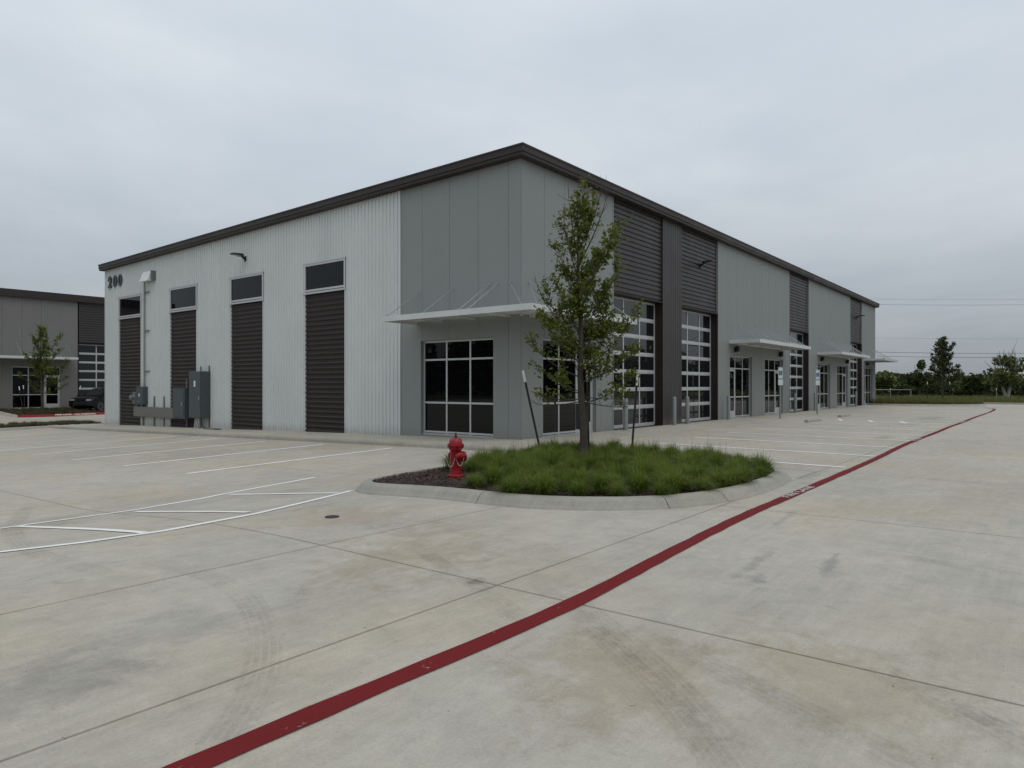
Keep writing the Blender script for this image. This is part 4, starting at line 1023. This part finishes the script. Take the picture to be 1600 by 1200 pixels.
# branch list: height on trunk, sideways reach, tip height, leaf density
r_ = np.random.default_rng(21)
specs = [(1.15, 1.05, 1.75, .5), (1.25, -.95, 1.35, .35), (1.3, .80, 1.30, .5), (1.35, -.9, 1.95, .5), (1.6, 1.15, 2.35, .55), (1.7, -1.15, 2.5, .4), (1.9, .62, 2.9, 1.), (1.85, 1.22, 3.2, .85), (2.0, -.85, 2.9, .95),
         (2.15, -.78, 3.68, .75), (2.2, .5, 3.2, 1.2), (2.3, -.45, 3.1, 1.1), (2.5, .9, 2.75, .7), (2.6, -.55, 3.55, 1.1), (2.7, .55, 3.7, 1.2), (2.9, .74, 4.0, .9), (3.0, -.35, 3.95, 1.2), (3.1, .3, 4.1, 1.2), (3.3, -.5, 4.45, .85), (3.4, .55, 4.5, 1.0),
         (3.5, -.1, 4.6, 1.1), (3.7, .75, 4.95, .9), (3.8, -.45, 4.95, .9), (4.0, .15, 5.0, 1.0), (4.3, -.12, 5.35, .9), (4.6, .2, 5.35, .9), (4.5, -.05, 5.45, .8), (1.5, .25, 2.2, .8), (1.7, -.3, 2.5, .9), (2.0, .1, 3.0, 1.1), (2.6, .0, 3.6, 1.1), (1.4, -.55, 1.7, .5), (1.6, .5, 1.9, .55), (1.9, .95, 2.2, .45),
         (2.2, -.5, 2.45, .9), (2.4, .35, 2.6, .9), (2.8, -.2, 3.3, 1.1), (3.2, .05, 3.9, 1.1), (3.6, .3, 4.2, 1.)]
tz_ = bedz(-4.09, -4.77)
young_tree((-4.09, -4.77, tz_), 5, 'young staked tree with sparse green crown in the planting island', specs=specs + [(4.2, -.3, 5.75, 0), (4.4, .05, 5.8, 0), (4.0, .55, 5.75, 0), (4.3, .35, 5.6, 0), (2.4, -1.0, 3.9, 0), (1.2, -1.0, 1.15, .05), (1.2, .9, 1.1, .1)], dens=1.6, leaf=.095)
bare = MB(); rr = np.random.default_rng(4)
def stake(base, top, label, k=2.1):
    o = tag(empty('tree_stake', base), label, 'stake', 'black tree stakes with white tips')
    b, t = np.array(base), np.array(top); d = t - b
    MB().tube([tuple(-d * .05), tuple(d * .86)], .026, 6).build('stake_shaft', 'black_plastic', o); MB().tube([tuple(d * .861), tuple(d)], .027, 6).build('stake_tip', 'white_sticker', o)
def stake_px(bpx, tpx, label):
    p = gnd(*bpx, z=.11); d = ray(*tpx); f = (p - CAM) @ np.array([UX[1], VX[1], 0]); q = CAM + d * f; stake(tuple(p), tuple(q), label)
stake_px((845, 708), (817, 579), 'black stake leaning left of the young tree, white tip'); stake_px((920, 713), (917, 577), 'upright black stake right behind the young tree trunk, white tip'); stake_px((987, 708), (996, 585), 'black stake leaning right of the young tree, white tip')
wp = MB().tube([(-4.09 + .05, -4.77 + .07, tz_ + .62), (-4.09 + .05, -4.77 + .07, tz_ + 1.15)], .13, 10); tag(wp.build('trunk_guard', 'tree_wrap', smooth=True), 'dark sleeve wrapped round the young tree trunk', 'tree guard')

# ------------------------------------------------------------------ left background: verge, red kerb island, tree, car
def oval(x0, x1, y0, y1): return [(x0 + .5, y0), (x1 - .9, y0), (x1 - .2, y0 + .2), (x1, y0 + .7), (x1, y1 - .5), (x1 - .5, y1), (x0 + .5, y1), (x0, y1 - .5), (x0, y0 + .5)]
v1, in1 = kerbed_island('verge', oval(-16, .6, 29.6, 32.6), [(-9, 29.6), (-4, 29.6), (0, 29.7), (-6, 32.6)], 'mulch_soil', .14, .2)
dry = [blades(60, .22, .20, .012, 80 + i) for i in range(4)]
tag(scatter('dry_turf', [(rng.uniform(-15.6, .2), rng.uniform(29.9, 32.3)) for _ in range(900)], dry, 'dry_turf', .7, 1.3, lambda x, y: G(x, y) + .1, 9), 'dry brownish turf on the low verge behind the building', 'grass')
v2, in2 = kerbed_island('planted_island', oval(-1.5, 4.4, 38.6, 43.6), [(-1.15, 38.6), (1.4, 38.6), (4.05, 38.75), (4.4, 41), (1, 43.6)], 'mulch_soil', .15, .2, ('concrete_kerb', 'kerb_red'))
me = text_mesh('FIRE LANE - NO PARKING', .14, .0, .004)
for v in me.vertices: v.co = (v.co.x * 1.5 + 2.0, 38.6 - .035 - v.co.y * .5 + .0, G(2, 38.6) + .085 + v.co.y * .85)
for v in me.vertices: v.co.y = 38.56 - .06 + (v.co.z - G(2, 38.6)) * .30
link('lettering', me, 'paint_white', v2)
tag(scatter('island_turf', [(rng.uniform(-1.2, 4.1), rng.uniform(38.9, 43.3)) for _ in range(480)], dry, 'dry_turf', .6, 1.1, lambda x, y: G(x, y) + .1, 10), 'patchy low turf on the far island with the red kerb', 'grass')
sp2 = [(a, b * r_.uniform(.8, 1.15), c, min(1.2, d * 1.15)) for a, b, c, d in specs]
young_tree((.75, 40.6, G(.75, 40.6) + .1), 15, 'young tree on the far red-kerbed island before the background building', specs=sp2, leaf=.13, dens=.75, scale=1.03)
for k, (x, y, dx) in enumerate([(-.45, 40.2, -.25), (.0, 41.4, -.1), (2.5, 40.6, .55)]):
    z = G(x, y) + .1; stake((x, y, z), (x + dx, y, z + 1.75), ['leftmost black stake by the far island tree', 'second black stake by the far island tree', 'black stake leaning right by the far island tree'][k])
# dark parked car seen from its front corner
def make_car(loc, rz):
    o = tag(empty('parked_car', loc, rz), 'black car parked before the background garage door, half hidden by the wall', 'car')
    Lh, Wd = 2.2, .90
    prof_ = [(-2.2, .42), (-2.18, .72), (-2.05, .92), (-1.55, 1.02), (-.9, 1.06), (1.7, 1.10), (2.05, 1.05), (2.18, .8), (2.2, .42), (1.85, .24), (-1.85, .24)]
    def sect(w, sc, lift=0): return [(x * sc, w, z + lift) for x, z in prof_]
    mb = MB(); rows = [sect(-Wd, .965), sect(-Wd + .08, 1.), sect(0, 1.02, .03), sect(Wd - .08, 1.), sect(Wd, .965)]; k = len(prof_)
    v = [p for r__ in rows for p in r__]; f = [(i * k + j, i * k + (j + 1) % k, (i + 1) * k + (j + 1) % k, (i + 1) * k + j) for i in range(4) for j in range(k)]
    mb.add(v, f + [tuple(range(k)), tuple(range(4 * k, 5 * k))]); mb.build('body', 'car_paint', o, smooth=True)
    cab = [(-.98, 1.05), (-.25, 1.58), (.35, 1.70), (1.2, 1.66), (1.75, 1.42), (1.95, 1.08)]; mb = MB(); n_ = len(cab); v = []
    for w, top in ((-.80, .66), (.80, -.66)):
        for x, z in cab: t = (z - 1.05) / .65; v.append((x, (w * (1 - t) + math.copysign(.62, w) * t), z))
    mb.add(v, [tuple(range(n_)), tuple(range(n_, 2 * n_))] + [(i, i + 1, n_ + i + 1, n_ + i) for i in range(n_ - 1)]); cb2 = mb.build('cabin', 'car_paint', o)
    wv = MB().add([(-.93, -.66, 1.10), (-.93, .66, 1.10), (-.32, .56, 1.55), (-.32, -.56, 1.55)], [(0, 1, 2, 3)]); wv.v = [(x - .02, y, z + .012) for x, y, z in wv.v]; wv.build('windscreen', 'glass_door', cb2)
    for sg in (-1, 1):
        q = [(-.70, 1.12), (-.15, 1.50), (.45, 1.60), (.5, 1.12)]; q2 = [(.58, 1.12), (.55, 1.60), (1.15, 1.56), (1.6, 1.36), (1.7, 1.12)]
        for g in (q, q2):
            vv = [(x, sg * ((.80 * (1 - (z - 1.05) / .65) + .62 * (z - 1.05) / .65) + .008), z) for x, z in g]; MB().add(vv, [tuple(range(len(vv)))]).build('side_window', 'glass_door', cb2)
        MB().box(-2.19, -2.05, sg * .62 - .16, sg * .62 + .16, .76, .88).build('headlight', 'lens', o, bevel=.02)
        MB().box(2.08, 2.19, sg * .68 - .12, sg * .68 + .12, .8, .98).build('tail_light', 'hydrant_red', o, bevel=.02)
        MB().box(-.62, -.45, sg * .92 - .09, sg * .92 + .09, 1.10, 1.24).build('wing_mirror', 'car_paint', o, bevel=.03)
        for x in (-1.38, 1.38):
            w = MB().lathe([(.24, -.11), (.34, -.115), (.36, -.08), (.36, .08), (.34, .115), (.24, .11)], 24, (x, sg * .83, .36), 'y').build('wheel', 'tyre', o, smooth=True)
            MB().lathe([(.24, -.10), (.235, .112), (.05, .10)] if sg > 0 else [(.24, .10), (.235, -.112), (.05, -.10)], 10, (x, sg * .83, .36), 'y').build('rim', 'rim', w)
    MB().box(-2.235, -2.18, -.45, .45, .48, .70).build('grille', 'black_plastic', o)
    return o
car_p = gnd(141, 643, z=-.28)
make_car((4.85, 41.6, G(4.85, 41.6)), math.radians(30))

# ------------------------------------------------------------------ right background: island, young tree, gate, meadow, woodland, wires
far_is = [(46.5, -.5), (46.6, -3.0), (48, -6.2), (50.3, -7.9), (52, -7.9), (58, -6), (60, -2), (59, 1.5), (50, 1.0)]
v3, in3 = kerbed_island('grass_island', far_is, [(46.6, -3), (50.3, -7.9), (58, -6), (55, 1.3)], 'mulch_soil', .15, .2)
mead = [blades(26, .55, .3, .018, 120 + i, .7, 2) for i in range(5)]
ms_ = []
while len(ms_) < 900:
    p = (rng.uniform(46, 60), rng.uniform(-8, 2))
    if inside(p, in3) and np.hypot(p[0] - 53.3, p[1] + 3.9) > .2: ms_.append(p)
tag(scatter('island_grass', ms_, mead, 'meadow', .6, 1.1, lambda x, y: G(x, y) + .1, 11), 'tall yellow green grass on the far island round the young tree', 'grass')
ms_ = [(rng.uniform(58.5, 92), rng.uniform(-26, 26)) for _ in range(5200)]
tag(scatter('meadow_grass', ms_, mead, 'meadow', .5, 1.2, lambda x, y: -.06, 12), 'strip of yellow green meadow grass before the trees', 'grass')
kb = MB()
y = -40.
while y < -9:
    kerb_piece((57.4, y), (57.4, y + 3.05), (-1, 0), lot, .12, .12); y += 3.05
sp3 = [(a, b * r_.uniform(.85, 1.2), c, d) for a, b, c, d in specs]
tp3 = far_at(1473, 64)
young_tree((tp3[0], tp3[1], .1), 25, 'young conical tree standing above the far woodland by the red line end', specs=sp3 + [(a_, -b_ * .8, c_, .7) for a_, b_, c_, d_ in sp3[:26]], leaf=.15, dens=1.1, mat='leaf_far', scale=1.08)
for k, (x, y) in enumerate([far_at(1449, 62)[:2], far_at(1484, 62)[:2]]): stake((x, y, .1), (x, y, 1.95), ['thin black stake left of the far conical tree', 'thick black stake right of the far conical tree'][k])
# pipe gate
gp_ = far_at(1397, 67)
g = tag(empty('pipe_gate', (gp_[0], gp_[1], -.05), math.radians(-52)), 'grey pipe gate on posts at the end of the building', 'gate')
for x in (-1.9, 1.6): MB().tube([(x, 0, -.3), (x, 0, 1.35)], .07, 8).build('post', 'pipe_gate', g)
for z in (.35, 1.25): MB().tube([(-1.83, 0, z), (1.53, 0, z)], .05, 8).build('rail', 'pipe_gate', g)
MB().tube([(-3.2, .0, -.3), (-3.2, .0, 1.5), (-1.97, .0, 1.5)], .06, 8).build('side_frame', 'pipe_gate', g)
MB().box(-3.0, -2.2, -.02, .02, .7, 1.2).build('notice_plate', 'black_metal', g)
# fence posts
for k, (x, y) in enumerate([(66, 1.5), (68, -3.0), (69, -7.5), (70, -11.2), (70, -14.5)]):
    o = tag(empty('marker_post', (x, y, -.1)), ['marker post nearest the pipe gate at the meadow edge', 'second marker post from the pipe gate in the meadow', 'third marker post from the pipe gate in the meadow', 'fourth marker post from the pipe gate in the meadow', 'rightmost marker post in the far meadow'][k], 'post', 'white tipped marker posts')
    MB().tube([(0, 0, -.2), (0, 0, 1.25)], .035, 6).build('post_shaft', 'pipe_gate', o); MB().tube([(0, 0, 1.251), (0, 0, 1.42)], .036, 6).build('post_tip', 'white_sticker', o)

def blob_points(c, rad, n_, r):
    p = r.normal(0, 1, (n_, 3)); p /= np.linalg.norm(p, axis=1)[:, None]; k = r.uniform(.15, 1, n_) ** .45
    return np.array(c) + p * k[:, None] * np.array(rad)
def bg_tree(loc, seed, h, rad, label, leaf=.4, n_=1300, mat='leaf_far', trunk=.16, bark='bark', name='dense_tree', trunks=1, bare_=0):
    r = np.random.default_rng(seed); o = tag(empty(name, loc), label, 'tree', 'trees at the far edge of the meadow')
    tk = MB()
    for t in range(trunks):
        a = r.uniform(0, 6.28); lean = (.0 if trunks == 1 else .32)
        p1 = np.array([math.cos(a + 2.1 * t) * lean * h, math.sin(a + 2.1 * t) * lean * h, h * .6]); pts = bez((0, 0, -.2), p1, (0, 0, .1 * h))
        tk.tube([tuple(q) for q in pts], list(np.linspace(trunk, trunk * .4, 9)), 7)
        for k in range(6):
            q = pts[3 + k % 6]; e = q + np.array([r.normal(0, .3) * rad, r.normal(0, .3) * rad, r.uniform(.1, .35) * h]); tk.tube([tuple(b) for b in bez(q, e, r.normal(0, .1, 3), 5)], [trunk * .4, trunk * .3, trunk * .22, trunk * .15, trunk * .08], 5, caps=False)
    for k in range(bare_):
        q = np.array([r.uniform(-.5, .2) * rad, r.normal(0, .3) * rad, h * .62]); e = q + np.array([r.uniform(-.6, .4) * rad, r.normal(0, .3), r.uniform(.2, .5) * h]); tk.tube([tuple(b) for b in bez(q, e, r.normal(0, .15, 3), 5)], [.07, .055, .04, .025, .012], 5, caps=False)
        for j in range(3):
            f_ = q + (e - q) * r.uniform(.4, .9); tk.tube([tuple(f_), tuple(f_ + r.normal(0, .5, 3))], [.022, .008], 4, caps=False)
    tk.build('trunk', bark, o, smooth=True)
    P = []; m_ = 11
    for k in range(m_):
        cz = r.uniform(.32, .9) * h; w = rad * (1.05 - .75 * abs(cz / h - .5)); a = r.uniform(0, 6.28); q = r.uniform(0, .75) * w
        P.append(blob_points((q * math.cos(a), q * math.sin(a), cz), (rad * r.uniform(.25, .5), rad * r.uniform(.25, .5), h * r.uniform(.09, .17)), n_ // m_, r))
    V, Fc, T = leafmesh(np.concatenate(P), leaf, seed + 1, lobes=False); raw('crown', V, Fc, mat, o, T); return o
bt = [(1378, 88, 3.9, 2.6, 'rounded dark tree just right of the building end', 'leaf_olive', 1, 0), (1400, 92, 3.4, 2.4, 'low dark tree behind the pipe gate', 'leaf_far', 1, 0), (1418, 96, 3.7, 1.9, 'wispy tree left of the far conical tree', 'leaf_far', 1, 1), (1437, 94, 5.2, 1.5, 'slim taller tree close left of the conical tree', 'leaf_far', 1, 1),
      (1462, 97, 3.2, 2.3, 'low bushy tree right behind the conical tree', 'leaf_far', 1, 0), (1503, 95, 3.4, 2.4, 'rounded bushy tree right of the conical tree', 'leaf_olive', 1, 0), (1520, 99, 2.9, 2.4, 'low dark tree in the dip of the skyline', 'leaf_far', 1, 0),
      (1545, 92, 3.9, 2.5, 'dark tree left of the pale trunked oak', 'leaf_far', 1, 0), (1574, 84, 5.6, 2.4, 'spreading oak with pale forked trunks and bare twigs', 'leaf_olive', 3, 14), (1620, 92, 5.4, 2.8, 'large dark tree at the right edge of the picture', 'leaf_far', 1, 2)]
for i, (px_, dp, h, rad, lab, mt, tr_, ba) in enumerate(bt):
    bg_tree(far_at(px_, dp), 200 + i, h, rad, lab, leaf=.30, n_=1500, mat=mt, trunks=tr_, bark='bark_pale' if tr_ > 1 else 'bark', bare_=ba, trunk=.2 if tr_ > 1 else .14)
# the wood behind them, one mass; and unseen tree belts added to darken window reflections
def belt(name, label, pts, hgt, leaf, n_per, seed, mat='leaf_far'):
    r = np.random.default_rng(seed); P = []
    for (x, y) in pts:
        h = hgt * r.uniform(.55, 1.15); rx = r.uniform(1.6, 3.2)
        P.append(blob_points((x + r.normal(0, 1.2), y + r.normal(0, 1.2), h * .46), (rx, rx, h * .52), n_per, r))
    V, Fc, T = leafmesh(np.concatenate(P), leaf, seed + 1, lobes=False); tag(raw(name, V, Fc, mat, None, T), label, 'woods', kind='stuff')
pts = []
for px_ in range(1330, 1760, 9):
    for dp in (102, 108, 116): p = far_at(px_ + rng.uniform(-8, 8), dp); pts.append((p[0], p[1]))
belt('woodland', 'dark continuous woodland behind the meadow trees', pts, 3.4, .36, 190, 31)
pts = [(x, -74 + rng.uniform(-4, 4)) for x in np.arange(-70, 190, 3.4)] + [(x, -79 + rng.uniform(-4, 4)) for x in np.arange(-70, 190, 4.4)] + [(-76 + rng.uniform(-4, 4), y) for y in np.arange(-80, 170, 3.2)] + [(-82 + rng.uniform(-3, 3), y) for y in np.arange(-80, 170, 4)] + [(196 + rng.uniform(-5, 5), y) for y in np.arange(-80, -14, 2.5)]
belt('unseen_tree_belt', 'unseen belt of trees behind the camera, shaped to darken glass reflections', pts, 11.5, .95, 330, 41)

# overhead wires on wooden poles
pl = far_at(1180, 112); pr_ = far_at(2050, 104); poles = []
for p, l in ((pl, 'wooden utility pole hidden behind the building'), (pr_, 'wooden utility pole beyond the right edge')):
    o = tag(empty('utility_pole', p), l, 'utility pole', 'wooden utility poles'); d_ = np.array(pr_) - np.array(pl); a = math.atan2(d_[1], d_[0])
    MB().tube([(0, 0, -.5), (0, 0, 16.4)], [.19, .12], 10).build('pole_shaft', 'pole_wood', o, smooth=True)
    c_ = MB()
    for z in (15.2, 9.4): c_.tube([(1.2 * math.sin(a), -1.2 * math.cos(a), z), (-1.2 * math.sin(a), 1.2 * math.cos(a), z)], .07, 4)
    c_.build('crossarm', 'pole_wood', o)
nv = np.array([-math.sin(a), math.cos(a)])
for z, off, r__, lab in ((16.0, .0, .011, 'topmost overhead wire crossing the sky right of the building'), (15.27, .9, .018, 'second overhead wire from the top in the right sky'), (9.9, .10, .010, 'thin overhead wire halfway down the right sky'), (7.65, .15, .028, 'upper wire of the low pair in the right sky'), (7.0, .18, .026, 'lower wire of the low pair, just above the far trees')):
    A = np.array(pl); Bq = np.array(pr_); q = []
    for t in np.linspace(0, 1, 25):
        p = A + (Bq - A) * t; q.append((p[0] + nv[0] * off, p[1] + nv[1] * off, z - 1.3 * 4 * t * (1 - t) * .8))
    tag(MB().tube(q, r__, 5).build('overhead_wire', 'wire'), lab, 'wire', 'overhead wires')
